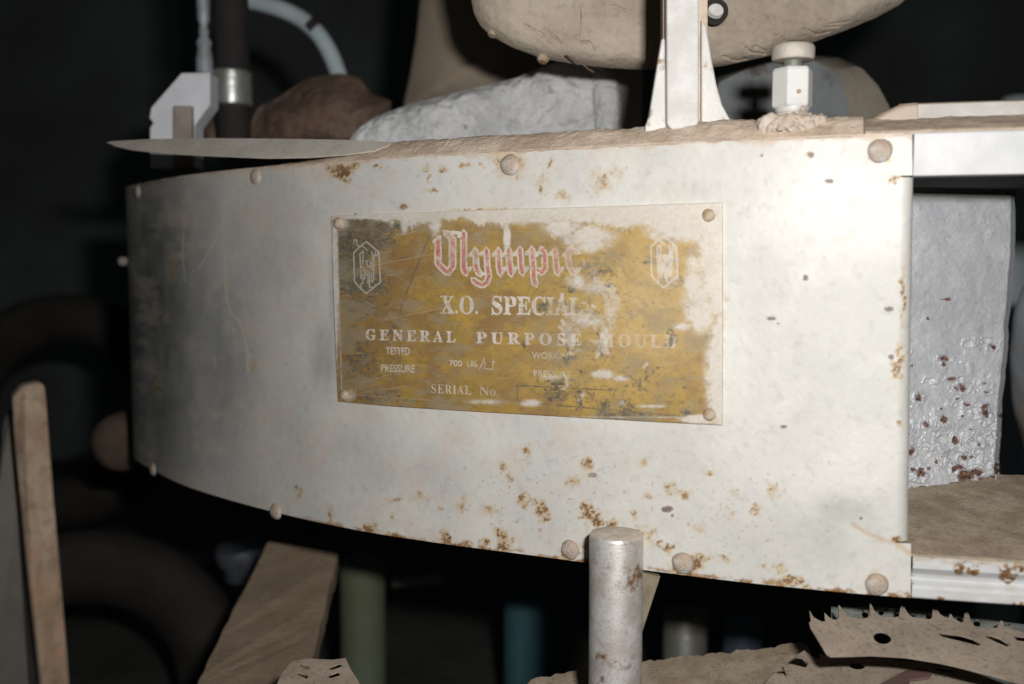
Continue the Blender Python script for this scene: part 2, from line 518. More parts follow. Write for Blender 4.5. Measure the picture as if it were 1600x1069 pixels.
SFz = end_line(1406, 285, 1399, 840); STz = end_line(1425, 215, 1423, 930)
SF = float(SFz(-.05)); ST_ = float(STz(-.05))
RUSTS = [(535, 268, 16, 10, 1.), (517, 264, 9, 6, .8), (549, 262, 9, 7, .9), (543, 283, 5, 7, .7), (590, 262, 10, 4, .55), (665, 262, 6, 5, .6), (692, 264, 6, 5, .65),
         (672, 278, 3, 7, .6), (675, 297, 5, 4, .5), (725, 258, 8, 4, .5), (755, 259, 6, 4, .5), (798, 257, 24, 20, .62), (860, 255, 5, 6, .6), (845, 290, 12, 18, .45), (880, 305, 12, 9, .5),
         (940, 283, 22, 20, .44), (965, 270, 8, 12, .44), (1010, 270, 6, 6, .3),
         (515, 812, 5, 22, .62), (535, 830, 9, 6, .75), (503, 822, 6, 6, .7), (580, 834, 9, 14, 1.), (573, 842, 12, 5, .9), (604, 838, 7, 5, .6), (648, 846, 8, 5, .6),
         (697, 846, 8, 14, 1.), (712, 852, 14, 6, .85), (730, 852, 9, 6, .7), (756, 848, 6, 5, .7), (782, 838, 8, 12, .95), (786, 856, 12, 10, 1.), (768, 862, 9, 5, .7),
         (801, 843, 4, 5, .5), (840, 872, 10, 5, .6), (880, 884, 18, 7, .8), (905, 893, 10, 6, .7), (912, 858, 8, 10, .55),
         (820, 705, 5, 5, .6), (787, 728, 5, 9, .55), (795, 748, 5, 6, .6), (822, 708, 9, 12, .45), (818, 782, 8, 12, .62), (848, 796, 9, 9, .85), (850, 812, 7, 5, .65), (835, 785, 8, 7, .5),
         (763, 797, 14, 8, .5), (722, 788, 6, 14, .5), (617, 780, 9, 3, .5), (655, 771, 6, 4, .55), (686, 795, 6, 4, .45), (615, 808, 4, 5, .5), (660, 778, 25, 8, .36),
         (918, 726, 7, 9, .75), (918, 800, 13, 10, .9), (934, 812, 6, 10, .9), (957, 818, 10, 6, .8), (893, 754, 12, 7, .55), (1006, 725, 8, 7, .55), (1013, 776, 9, 6, .42),
         (992, 806, 6, 10, .5), (1000, 835, 12, 10, .6), (1015, 840, 10, 16, .42), (1048, 858, 8, 9, .6), (1085, 879, 14, 12, .95), (1098, 872, 14, 8, .6), (1072, 893, 12, 6, .9), (1032, 852, 5, 7, .6),
         (1052, 765, 16, 16, .42), (1068, 772, 8, 8, .5), (1110, 738, 6, 4, .5), (1145, 768, 8, 6, .42), (1205, 765, 10, 16, .48), (1182, 798, 9, 9, .5), (1140, 805, 10, 14, .34), (1093, 825, 16, 8, .34),
         (1128, 872, 12, 7, .5), (1218, 888, 12, 8, .55), (1195, 885, 8, 6, .4), (1232, 907, 18, 6, .85), (1205, 912, 14, 6, .7), (1255, 915, 9, 5, .5),
         (1406, 565, 7, 22, .75), (1401, 578, 8, 12, .7), (1411, 455, 2.5, 60, .6), (1408, 665, 4, 12, .5), (465, 771, 5, 9, .6), (462, 760, 3, 3, .7), (1375, 232, 22, 20, .38), (1370, 910, 22, 20, .38),
         (1130, 500, 4, 60, .42), (1122, 440, 4, 8, .6), (630, 326, 10, 3, .6), (760, 330, 70, 4, .55), (1395, 275, 10, 3, .6), (1391, 281, 3, 6, .7), (1403, 845, 10, 5, .85),
         (798, 262, 20, 14, .55), (891, 866, 20, 10, .5), (1067, 886, 20, 10, .6), (1375, 246, 22, 12, .42), (1370, 922, 22, 10, .42), (431, 806, 14, 8, .4),
         (340, 640, 6, 6, .4), (395, 572, 5, 8, .6), (250, 600, 6, 30, .4), (270, 420, 8, 30, .35), (1265, 243, 5, 5, .4)]
CHIPS = [(925, 743, 9, 5, 1.), (1043, 796, 12, 6, 1.), (1205, 498, 9, 4, 1.), (1258, 434, 5, 5, 1.), (1266, 242, 6, 6, 1.), (1389, 483, 9, 5, 1.), (1225, 667, 6, 3.5, 1.), (1295, 283, 9, 4, 1.),
         (1051, 806, 3, 3, .9), (1393, 558, 6, 6, .9), (1215, 506, 5, 3, .7), (555, 335, 5, 3, .7), (1036, 858, 3, 4, .8), (1043, 851, 2, 3, .8), (1190, 243, 3, 3, .7),
         (1345, 810, 3, 3, 1.), (1173, 748, 3, 4, .6), (1355, 512, 5, 3, .5), (1295, 723, 4, 6, .5)]
DIRT_FALLOFF = [(225, 500, 110, 330, 1.05), (340, 520, 150, 330, .30), (340, 560, 75, 170, .6), (430, 400, 60, 90, .3), (300, 390, 50, 90, .5), (325, 720, 60, 40, .35), (285, 690, 30, 90, .5), (505, 560, 26, 60, .5), (480, 470, 40, 40, .2), (520, 470, 8, 130, .3),  # grime spots; the wide far-left ones also paint in the light's falloff
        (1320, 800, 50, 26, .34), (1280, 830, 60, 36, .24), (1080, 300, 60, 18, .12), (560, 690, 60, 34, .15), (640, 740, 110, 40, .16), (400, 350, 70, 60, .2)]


def panel_masks(V):
    x, y = project(V)
    n1 = fbm(x / 9, y / 9, 1, 5, .62); n2 = fbm(x / 3.2, y / 3.2, 9, 3, .6); n3 = fbm(x / 60, y / 60, 4, 4)
    wx, wy = x + (fbm(x / 10, y / 10, 201, 3) - .5) * 20, y + (fbm(x / 10, y / 10, 202, 3) - .5) * 14
    b = blobs(wx, wy, [(p, q, u * 1.2 + .5, v * 1.2 + .5, w * 1.08) for p, q, u, v, w in RUSTS])
    nn_ = np.clip((0.5 * n1 + 0.5 * n2 - .5) * 2.6 + .5, 0, 1)
    rust = sstep(.27, .70, b * (0.08 + 1.6 * nn_))
    core = .62 * sstep(.50, .90, b * (0.05 + 1.5 * np.clip((n2 - .5) * 2.6 + .5, 0, 1)))
    run = blobs(x, y, [(p, q + 2.2 * v, u * .7, v * 2.6, w * .5) for p, q, u, v, w in RUSTS if w > .6])
    ochre = np.clip(sstep(.12, .60, b * (.3 + 1.3 * n1)) * .75 + sstep(.2, .6, run * (.3 + 1.3 * fbm(x / 5, y / 40, 43, 4))) * .4, 0, 1)
    halo = sstep(.08, .8, b) * (.2 + .5 * n1)
    # thin scattered specks on the lower right and along the lower edge
    ze = (V[..., 2] - ZB)
    sp = fbm(x / 5, y / 5, 31, 3, .7)
    region = blobs(x, y, [(850, 780, 300, 90, 1.), (1150, 800, 180, 120, .8), (700, 260, 260, 50, .8), (900, 300, 160, 60, .7)])
    speck = sstep(.765, .83, sp + .06 * region) * region
    edge = sstep(1.0, .25, ze / (.0012 + .006 * fbm(x / 11, y * 0, 12, 4) ** 1.6)) * sstep(.40, .55, fbm(x / 16, y / 6, 13)) * sstep(440, 520, x)
    rust = np.clip(np.maximum(rust, np.maximum(speck * .6, edge * .95)), 0, 1)
    # dust hanging over the top edge
    zt = ZT - V[..., 2]
    lip = 0.0002 + 0.0062 * fbm(x / 26, y * 0, 22, 4) ** 2.6 + 0.0014 * fbm(x / 5, y / 5, 25, 3)
    dust = sstep(1.5, .5, zt / lip) * (.45 + .5 * n1) * sstep(195, 300, x)
    dust = np.maximum(dust, halo * .55)
    d = blobs(x, y, DIRT_FALLOFF)
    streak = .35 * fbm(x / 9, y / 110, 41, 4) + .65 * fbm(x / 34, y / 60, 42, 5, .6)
    scr = np.zeros_like(x)
    for pts, w in [([(348, 310), (351, 400), (354, 470), (362, 492), (374, 500)], 1.4), ([(374, 500), (384, 540), (392, 560)], 1.2), ([(385, 540), (387, 580), (394, 572), (390, 560)], 1.2),
                   ([(475, 700), (520, 655), (545, 645)], .9), ([(310, 420), (335, 380), (348, 350)], 1.5), ([(500, 780), (508, 815)], 1.2), ([(290, 440), (285, 400), (288, 345)], 1.2)]:
        scr = np.maximum(scr, sstep(w * 1.8, w * .5, seg_dist(x, y, pts) + (n2 - .5) * 2))
    dirt = np.clip(d * (0.55 + .75 * streak) + (n3 - .5) * .22 * sstep(620, 330, x), 0, 1)  # grime plus the painted light falloff towards the far left
    seam = sstep(4.5, 1.0, seg_dist(x, y, [(1332, 818), (1352, 832), (1385, 845), (1404, 850)]) + (n2 - .5) * 4)
    dust = np.maximum(dust, seam * .8)
    dust = np.maximum(dust, sstep(7, 2, seg_dist(x, y, [(1404, 852), (1424, 866)]) + (n2 - .5) * 6) * .8)
    c = blobs(x, y, CHIPS)
    chip = sstep(.42, .6, c * (.6 + .8 * n2))
    return np.stack([rust, dust, dirt, np.clip(chip, 0, 1)], -1), (scr, core, ochre), x, y


def coloured(name, base, base2, rough, metal, bump, attr, cols, **k):
    """paint with painted-on wear whose shapes come from the mesh attribute (four masks)"""
    m, a = mat(name, base, base2, rough=rough, metal=metal, bump=bump, **k)
    N, L, b = a['N'], a['L'], a['bsdf']
    c = a['color']
    masks = []
    for at in attr:
        n = N.new('ShaderNodeAttribute'); n.attribute_name = at
        s = N.new('ShaderNodeSeparateColor'); L.new(n.outputs['Color'], s.inputs[0])
        masks += [s.outputs[0], s.outputs[1], s.outputs[2], n.outputs['Alpha']]
    for mk, col in zip(masks, cols):
        if col is None: continue
        if isinstance(col[0], tuple):
            col = a['mix'](a['ramp'](a['noise'](650, 5), .42, .60), col[0], col[1])
        c = a['mix'](mk, c, col)
    L.new(c, b.inputs['Base Color'])
    met = a['math']('MULTIPLY', a['math']('SUBTRACT', 1.0, a['math']('MAXIMUM', masks[0], masks[1])), metal)
    L.new(met, b.inputs['Metallic'])
    return m


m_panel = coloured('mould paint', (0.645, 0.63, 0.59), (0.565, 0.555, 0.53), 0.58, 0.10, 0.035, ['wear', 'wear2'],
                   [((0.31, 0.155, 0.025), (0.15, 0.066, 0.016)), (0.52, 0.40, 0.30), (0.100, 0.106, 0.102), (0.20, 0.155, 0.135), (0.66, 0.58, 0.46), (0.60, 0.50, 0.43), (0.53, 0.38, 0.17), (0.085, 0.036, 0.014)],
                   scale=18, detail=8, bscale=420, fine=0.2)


def panel_grid():
    rows = np.linspace(ZB, ZT, 330)
    cols = np.linspace(S[0], SF, int((SF - S[0]) / 0.0007))
    sh = lambda s, z: s + (SFz(z) - SF) * sstep(S[0] + .5 * (SF - S[0]), SF, s)
    parts = [W(sh(cols[None, :], rows[:, None]), rows[:, None])]
    # folded edge between the two tabs
    z0, z1 = -0.1466, 0.0432
    r = 0.007
    ang = np.linspace(0, math.radians(95), 14)
    fs = np.r_[SF + r * np.sin(ang), SF + r + np.linspace(0, -.002, 20)[1:]]
    fo = np.r_[r * (1 - np.cos(ang)), r + np.linspace(0, 0.035, 20)[1:]]
    zr = np.linspace(z0, z1, 240)
    parts.append(W(fs[None, :] + SFz(zr[:, None]) - SF, zr[:, None] + 0 * fs[None, :], fo[None, :]))
    tt = np.linspace(0, 1, 40)[None, :]
    for zz in (np.linspace(z1 + .0008, ZT, 40)[:, None], np.linspace(ZB, z0 - .0006, 50)[:, None]):
        parts.append(W(SFz(zz) + tt * (STz(zz) - SFz(zz)), zz))
    return parts


# gentle dents in the sheet
def dent(V):
    x, y = project(V)
    d = 0.0022 * (fbm(x / 170, y / 170, 77, 3) - .5) + 0.00018 * (fbm(x / 8, y / 8, 5, 3) - .5)
    V[..., 1] += d
    return V


pan = None
pieces = []
for V in panel_grid():
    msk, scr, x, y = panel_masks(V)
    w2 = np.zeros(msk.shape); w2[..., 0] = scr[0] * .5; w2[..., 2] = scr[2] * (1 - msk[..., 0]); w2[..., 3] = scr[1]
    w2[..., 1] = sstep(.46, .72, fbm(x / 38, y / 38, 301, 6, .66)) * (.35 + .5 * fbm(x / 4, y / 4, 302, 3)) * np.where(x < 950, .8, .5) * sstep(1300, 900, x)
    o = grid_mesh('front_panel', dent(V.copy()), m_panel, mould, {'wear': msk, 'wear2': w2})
    pieces.append(o)
# join the sheet's pieces into one mesh
bm = bmesh.new()
for o in pieces: bm.from_mesh(o.data)
bmesh.ops.remove_doubles(bm, verts=[v for v in bm.verts if v.is_boundary], dist=0.0004)
me = bpy.data.meshes.new('front_panel'); bm.to_mesh(me); bm.free()
me.materials.append(m_panel)
for o in pieces: bpy.data.objects.remove(o)
pan = bpy.data.objects.new('front_panel', me); COL.objects.link(pan); pan.parent = mould

# --- body behind the sheet: underside and inner wall (one closed ring)
SEND = float(wall_hit(1349, 230)[0])
st = []
for s in np.linspace(S[8], SEND, 90):
    st.append([W(s, ZB + .002, .0015), W(s, ZB + .002, .058), W(s, ZT - .003, .058), W(s, ZT - .003, .015), W(s, ZT - .003, .0015)])
build('body', MB().sweep(st), m_black, mould, smooth=False)

# --- dusty shoulder on top
def mound(x, lst):
    return sum(h * np.exp(-((x - c) / w) ** 2) for c, w, h in lst)


S_SH = float(wall_hit(1351, 230)[0])
ss = np.arange(S[10], S_SH, 0.0008)
oo = np.r_[-0.0008, -0.0004, np.linspace(0, .030, 64), .0302, .0302]
V = W(ss[None, :], ZT + 0 * oo[:, None], oo[:, None])
px_s = project(W(ss, ZT))[0]
prof = np.interp(oo, [0, .004, .009, .013, .020, .031], [0, .0042, .0085, .0106, .0115, .0118])
bx, by = np.meshgrid(ss * 1000, np.clip(oo, 0, 1) * 1000)
lum = fbm(bx / 9, by / 9, 51, 5, .55) - .45
V[..., 2] += prof[:, None] * (.15 + .85 * sstep(400, 600, px_s))[None, :] + (0.0020 * lum + .0006 * (fbm(bx / 2.2, by / 2.2, 52, 3) - .5)) * np.clip(oo / .006, .2, 1)[:, None]
V[..., 2] += np.clip(oo / .02, 0, 1)[:, None] ** 1.5 * mound(px_s, [(1015, 20, .0010), (1090, 60, .0014), (1150, 30, .0012), (1237, 40, .0008)])[None, :]
V[0, :, 2] -= 0.0022 * fbm(ss * 1000 / 6, ss * 0, 8, 4); V[1, :, 2] -= .0004
V[-1, :, 2] = ZT - .004
grid_mesh('shoulder', V, m_dust, mould)

# --- rivets on the panel
def dome_prof(r, h):
    return [(r * 1.02, -.0008)] + [(r * math.cos(a), h * math.sin(a)) for a in np.linspace(0.0, 1.45, 9)]


rv_mesh = None


def rivet(px, py, rad, m, parent=mould, o=0.0, h=.5):
    global rv_mesh
    s, z = wall_hit(px, py)
    p = W(s, z, -o); n = Vector((float(np.interp(s, S, NX)), float(np.interp(s, S, NY)), 0))
    mb = MB().lathe(dome_prof(1.0, h), (0, 0, 0), (0, 0, 1), 24)
    me_ = bpy.data.meshes.new('rivet')
    v = np.array(mb.v); rng = fbm(v[:, 0] * 1.6 + px, v[:, 1] * 1.6 + py, 6) - .5
    v *= (1 + .18 * rng)[:, None]
    q = Vector((0, 0, 1)).rotation_difference(n)
    v = np.array([q @ Vector(t) for t in v * rad])
    me_.from_pydata([tuple(t) for t in v], [], mb.f)
    fix_normals(me_)
    me_.polygons.foreach_set('use_smooth', [True] * len(me_.polygons))
    ob = link('rivet', me_, m, parent); ob.location = Vector([float(t) for t in p]) - wloc(parent)
    return ob


for x, y, r in [(216, 299, .0052), (400, 276, .0056), (798, 258, .0064), (1375, 236, .0063), (240, 733, .0056), (431, 799, .0058), (891, 859, .0058), (1067, 880, .0062), (1370, 913, .0062)]:
    rivet(x, y, r, m_rivet)
# a lug showing past the far curve
build('lug', MB().lathe([(.003, 0), (.0042, .002), (.0042, .006), (.002, .008)], W(S[i_sil], 0.0005, 0), (-0.8, -0.5, 0), 16), m_peg, mould)

# ------------------------------------------------------------------ nameplate
CS = 3                                         # raster cells per photo pixel, only used to work out the worn shapes
RX0, RY0, RX1, RY1 = 505, 300, 1145, 680
gx, gy = np.meshgrid(np.arange(RX0, RX1, 1 / CS), np.arange(RY0, RY1, 1 / CS))
LW = np.zeros(gx.shape); LR = np.zeros(gx.shape); LD = np.zeros(gx.shape)


def nib_dist(x, y, pts):
    d = np.full(np.shape(x), 1e9)
    for k, ((x0, y0), (x1, y1)) in enumerate(zip(pts[:-1], pts[1:])):
        L_ = math.hypot(x1 - x0, y1 - y0) + 1e-9
        ux, uy = (x1 - x0) / L_, (y1 - y0) / L_
        t = (x - x0) * ux + (y - y0) * uy
        e = np.maximum(np.maximum(-t, t - L_), 0)
        d = np.minimum(d, np.abs((x - x0) * uy - (y - y0) * ux) + .8 * e)
    return d


def stroke(buf, pts, w, val=1.0, soft=.5, nib=False):
    xs = [p[0] for p in pts]; ys = [p[1] for p in pts]
    i0 = max(0, int((min(xs) - w - 2 - RX0) * CS)); i1 = int((max(xs) + w + 2 - RX0) * CS) + 1
    j0 = max(0, int((min(ys) - w - 2 - RY0) * CS)); j1 = int((max(ys) + w + 2 - RY0) * CS) + 1
    d = (nib_dist if nib else seg_dist)(gx[j0:j1, i0:i1], gy[j0:j1, i0:i1], pts)
    buf[j0:j1, i0:i1] = np.maximum(buf[j0:j1, i0:i1], val * sstep(w / 2 + soft, w / 2 - soft, d))


def tri_fill(buf, T, val=1.0):
    for a, b, c in T:
        i0 = int(max(0, (min(a[0], b[0], c[0]) - RX0) * CS)); i1 = int((max(a[0], b[0], c[0]) - RX0) * CS) + 2
        j0 = int(max(0, (min(a[1], b[1], c[1]) - RY0) * CS)); j1 = int((max(a[1], b[1], c[1]) - RY0) * CS) + 2
        X, Y = gx[j0:j1, i0:i1], gy[j0:j1, i0:i1]
        e = lambda p, q: (q[0] - p[0]) * (Y - p[1]) - (q[1] - p[1]) * (X - p[0])
        e0, e1, e2 = e(a, b), e(b, c), e(c, a)
        ins = ((e0 >= 0) & (e1 >= 0) & (e2 >= 0)) | ((e0 <= 0) & (e1 <= 0) & (e2 <= 0))
        buf[j0:j1, i0:i1] = np.where(ins, np.maximum(buf[j0:j1, i0:i1], val), buf[j0:j1, i0:i1])


def math_bold(t):
    return ''.join(chr(0x1D400 + ord(ch) - 65) if ch.isupper() else (chr(0x1D41A + ord(ch) - 97) if ch.islower() else ch) for ch in t)


def letters(buf, txt, bl, br, hl, hr, space=1.0, val=1.0, offset=0.0):
    """set a word so that its box runs from bl to br (base line, pixels), cap height hl / hr pixels"""
    cu = bpy.data.curves.new('tmp', 'FONT'); cu.body = txt; cu.space_character = space; cu.offset = offset
    ob = bpy.data.objects.new('tmp', cu); COL.objects.link(ob)
    me = bpy.data.meshes.new_from_object(ob.evaluated_get(bpy.context.evaluated_depsgraph_get()))
    bpy.data.objects.remove(ob)
    v = np.array([q.co[:] for q in me.vertices]); me.calc_loop_triangles()
    t = np.array([q.vertices[:] for q in me.loop_triangles])
    bpy.data.meshes.remove(me)
    if not len(t): return
    x0, x1 = v[:, 0].min(), v[:, 0].max(); h = v[:, 1].max()
    u = (v[:, 0] - x0) / (x1 - x0); w = v[:, 1] / h
    X = bl[0] + u * (br[0] - bl[0]); Y = bl[1] + u * (br[1] - bl[1]) - w * (hl + u * (hr - hl))
    Q = np.stack([X, Y], -1)
    tri_fill(buf, Q[t], val)


letters(LW, math_bold('X.O.'), (688, 489.5), (747, 490.5), 28, 28, 1.0, 1.0, .012)
letters(LW, math_bold('SPECIAL'), (768, 491), (911, 492.5), 29, 28, 1.02, 1.0, .018)
letters(LW, math_bold('GENERAL'), (571, 530.5), (712, 535), 16.5, 17.5, 1.5, 1.0, .018)
letters(LW, math_bold('PURPOSE'), (744, 536), (909, 540), 17.5, 18.5, 1.5, 1.0, .018)
letters(LW, math_bold('MOULD'), (935, 541), (1057, 544), 20, 21, 1.4, 1.0, .018)
letters(LW, 'TESTED', (603, 553.5), (640, 554.5), 11, 11.5, 1.0, 1, .012)
letters(LW, 'PRESSURE', (595.5, 580.5), (648, 582), 11, 12, 1.0, 1, .012)
letters(LW, '700', (702, 571.5), (722, 572.5), 9, 9, 1.0, 1, .014)
letters(LW, 'LBS.', (730, 572.5), (748, 573.5), 9, 9.5, 1.0, .8, .01)
stroke(LW, [(749, 577), (757, 561)], 1.4, .85)
for q in ([(758, 566), (757, 576), (770, 577.5), (770.5, 565)], [(768, 565), (773, 565.5)], [(771, 569), (771.5, 561)]):
    stroke(LW, q, 1.2, .8)
letters(LW, 'WORKING', (831, 560), (897, 562), 10, 10.5, 1.05, 1, .016)
letters(LW, 'PRESSURE', (834, 588), (892, 591), 10, 10.5, 1.05, .9, .016)
letters(LW, math_bold('SERIAL'), (674, 614), (736, 617), 14, 14, 1.15, .8)
letters(LW, math_bold('No.'), (749, 617.5), (779, 619), 14, 14, 1.0, .75)
stroke(LW, [(750, 621.5), (760, 622)], 1, .3)

# the blackletter trade name: white outline, red body
Z6 = lambda pts: [(660 + x / 6.154, 350 + y / 6.154) for x, y in pts]
NAME = [([(150, 165), (150, 385)], 46), ([(290, 140), (290, 390)], 50), ([(152, 385), (240, 470), (298, 398)], 44), ([(225, 85), (250, 110), (290, 150)], 42), ([(118, 168), (150, 150), (165, 130)], 22),
        ([(397, 90), (397, 425), (414, 470)], 44), ([(355, 118), (397, 100)], 20), ([(420, 470), (458, 425)], 14), ([(225, 92), (300, 80), (360, 90)], 10),
        ([(508, 255), (518, 420), (548, 480)], 42), ([(616, 255), (625, 420), (640, 500), (620, 560), (575, 590), (515, 560), (492, 540)], 40), ([(460, 300), (510, 262)], 18), ([(560, 290), (615, 262)], 18), ([(548, 480), (590, 480)], 14),
        ([(732, 255), (738, 420), (750, 478)], 42), ([(828, 250), (842, 420), (852, 478)], 44), ([(938, 245), (950, 420), (962, 470)], 42), ([(685, 300), (732, 258)], 18), ([(780, 300), (826, 255)], 18), ([(885, 295), (936, 250)], 18),
        ([(760, 470), (795, 425)], 14), ([(862, 470), (898, 425)], 14), ([(970, 465), (1012, 420)], 14),
        ([(1052, 245), (1066, 420), (1074, 540), (1086, 575)], 44), ([(1005, 285), (1050, 250)], 18), ([(1148, 240), (1176, 290), (1178, 420), (1148, 470)], 40), ([(1148, 470), (1105, 440)], 30), ([(1095, 300), (1146, 250)], 18),
        ([(1275, 255), (1288, 420), (1300, 470)], 42), ([(1230, 290), (1272, 258)], 18), ([(1305, 465), (1348, 425)], 14), ([(1268, 105), (1272, 120)], 44),
        ([(1425, 240), (1395, 295), (1412, 400), (1448, 470)], 40), ([(1448, 475), (1500, 435)], 22), ([(1425, 245), (1490, 272)], 34), ([(1360, 300), (1400, 270)], 14)]
for pts, w in NAME:
    stroke(LW, Z6(pts), (w + 26) / 6.154, .95, .6, True)
    if w > 24: stroke(LR, Z6(pts), (w - 8) / 6.154, 1.0, .6, True)

# the monogram badges
HEXA = [(455, 80), (665, 262), (688, 765), (600, 825), (550, 870), (452, 945), (340, 850), (255, 748), (243, 265), (330, 180), (455, 80)]
MONO = [[(345, 280), (360, 560), (365, 700)], [(400, 240), (395, 470)], [(345, 280), (400, 240)], [(380, 500), (505, 610), (505, 840), (560, 852)], [(395, 560), (480, 640), (480, 780)],
        [(550, 350), (553, 560)], [(585, 360), (575, 720), (545, 760)], [(550, 350), (575, 330), (585, 360)], [(540, 250), (560, 310), (650, 320), (640, 250)], [(600, 250), (615, 320)],
        [(480, 400), (450, 420), (470, 480), (530, 520), (520, 420)], [(370, 660), (430, 620), (440, 650), (390, 700)], [(360, 850), (365, 780), (410, 765)], [(380, 150), (430, 190), (470, 230)],
        [(245, 110), (255, 50), (300, 60), (290, 130), (330, 160), (390, 160)], [(530, 740), (545, 700), (545, 600)], [(385, 740), (430, 690)]]
LE = np.zeros(gx.shape)
for (ox, oy, k, v) in ((530, 370, 1 / 10.69, .75), (994.5, 361, 1 / 10.69, .8)):
    f_ = lambda q: [(ox + a * k, oy + b * k) for a, b in q]
    stroke(LE, f_(HEXA), 1.9 if v < .8 else 3.0, v)
    for q in MONO: stroke(LE, f_(q), 1.6 if v < .8 else 3.8, v * .9)

# worn zones of the plate
n1 = fbm(gx / 14, gy / 14, 101, 5, .6); n2 = fbm(gx / 4, gy / 4, 102, 4, .6); n3 = fbm(gx / 40, gy / 9, 103, 4, .6); nx = fbm(gx / 30, gy / 3, 104, 3, .6)
PW = blobs(gx, gy, [(700, 330, 130, 12, .85), (860, 332, 150, 20, 1.1), (1010, 330, 130, 24, 1.2), (1130, 400, 40, 110, 1.35), (1135, 580, 32, 110, 1.35), (920, 372, 46, 24, 1.), (1075, 355, 70, 26, 1.1),
                    (792, 370, 7, 30, .9), (680, 350, 12, 24, .9), (632, 345, 8, 22, .9), (612, 345, 6, 14, .7), (880, 355, 40, 18, .9), (1040, 335, 80, 16, 1.),
                    (1095, 480, 32, 50, .9), (1085, 440, 20, 60, .8), (930, 450, 30, 16, .62), (955, 480, 16, 60, .55), (900, 440, 20, 16, .7), (915, 500, 40, 18, .62), (890, 520, 16, 30, .6), (942, 585, 20, 9, .85), (970, 592, 20, 7, .6),
                    (945, 530, 10, 26, .72), (1070, 510, 30, 10, .6), (760, 628, 40, 6, .6), (830, 630, 20, 7, .75), (1020, 635, 30, 4, .7), (1100, 655, 40, 8, 1.1), (940, 652, 300, 3, .5), (860, 590, 30, 8, .5),
                    (1045, 410, 30, 40, .5), (523, 460, 7, 170, 1.0), (532, 349, 16, 12, .9), (545, 618, 14, 12, .7)])
# paint runs down from the upper edge
top_y = 338 + (gx - 519) * (316 - 338) / 611
runs = 6 + 30 * fbm(gx / 22, gx * 0, 105, 4) ** 2.0 * sstep(570, 640, gx) + 14 * sstep(820, 1000, gx)
PW = np.maximum(PW, sstep(1.6, .45, (gy - top_y) / runs + (n2 - .5) * .9) * .95)
paint = sstep(.22, .78, PW * (.25 + 1.5 * (.5 * n1 + .35 * n2 + .15 * n3))) * (.72 + .4 * n2).clip(0, 1)
DK = blobs(gx, gy, [(562, 366, 46, 32, 2.2), (550, 405, 26, 46, 2.0), (590, 352, 50, 12, 1.3), (575, 440, 40, 26, 1.0), (560, 480, 40, 30, .6), (560, 560, 40, 50, .55), (590, 620, 60, 14, .6), (547, 540, 14, 60, .6),
                    (870, 612, 22, 18, .95), (870, 600, 20, 10, .85), (904, 625, 8, 26, .95), (944, 640, 12, 18, .95), (980, 640, 12, 18, 1.), (1000, 650, 30, 8, .9), (960, 650, 40, 6, .85), (1075, 645, 14, 11, .8),
                    (1050, 525, 10, 16, .8), (1045, 540, 8, 6, .7), (1052, 620, 8, 4, .6), (940, 545, 4, 18, .7), (935, 525, 5, 10, .6), (888, 530, 6, 26, .75), (890, 560, 14, 8, .8), (885, 567, 10, 5, .8), (940, 425, 18, 6, .7), (915, 415, 14, 6, .55),
                    (952, 446, 10, 4, .9), (935, 452, 14, 8, .5), (908, 582, 6, 6, .75), (1010, 410, 12, 3, .7), (850, 480, 13, 9, .9), (893, 452, 8, 10, .7), (893, 365, 4, 4, .9), (888, 375, 5, 7, .7), (845, 400, 6, 8, .5),
                    (1030, 575, 14, 3, .5), (1010, 585, 5, 16, .5), (1000, 600, 5, 12, .6), (980, 575, 6, 4, .5), (820, 475, 5, 12, .4), (818, 538, 5, 8, .75), (1070, 605, 5, 4, .6), (1085, 345, 6, 6, .3),
                    (1045, 408, 5, 6, .7), (1056, 408, 4, 5, .9), (1040, 435, 8, 5, .5)])
nc = np.clip((.7 * n2 + .3 * n3 - .5) * 2.4 + .5, 0, 1)
dark = sstep(.20, .62, DK * (.2 + 1.3 * nc)) * (.55 + .6 * n2).clip(0, 1)
n5 = fbm(gx / 5, gy / 4, 111, 4, .65); n6 = fbm(gx / 26, gy / 7, 112, 4, .6)
grime_w = .30 + blobs(gx, gy, [(560, 540, 90, 120, .75), (620, 420, 120, 120, .3), (905, 500, 60, 140, .45), (960, 620, 120, 40, .35)])
dark = np.maximum(dark, sstep(.52, .74, n5) * sstep(.36, .60, n6) * grime_w * 1.0)
# smear lines through the middle
for pts, w, v in [([(676, 360), (663, 388), (650, 420), (630, 470), (618, 512)], 2.4, 1.0), ([(676, 360), (668, 366)], 1.5, .7), ([(576, 470), (590, 480), (600, 495)], 2.0, .6), ([(600, 475), (585, 480)], 1.0, .5),
                  ([(808, 602.5), (880, 606), (956, 610)], 2.0, 1.0), ([(808, 602.5), (808.5, 627.5)], 2.0, 1.0), ([(808.5, 627.5), (900, 636), (990, 644), (1068, 651)], 2.0, 1.0), ([(876, 605), (877, 633)], 1.2, .5),
                  ([(556, 620), (620, 625), (740, 632)], 1.2, .7), ([(810, 638), (913, 643.5)], 1.1, .6), ([(538, 345), (560, 343.5), (640, 340)], 1.0, .45), ([(1012, 402), (1030, 406)], 1.6, .6), ([(1045, 455), (1076, 440)], 1.6, .55)]:
    stroke(LD, pts, w, v, .7)
rng = np.random.default_rng(7)
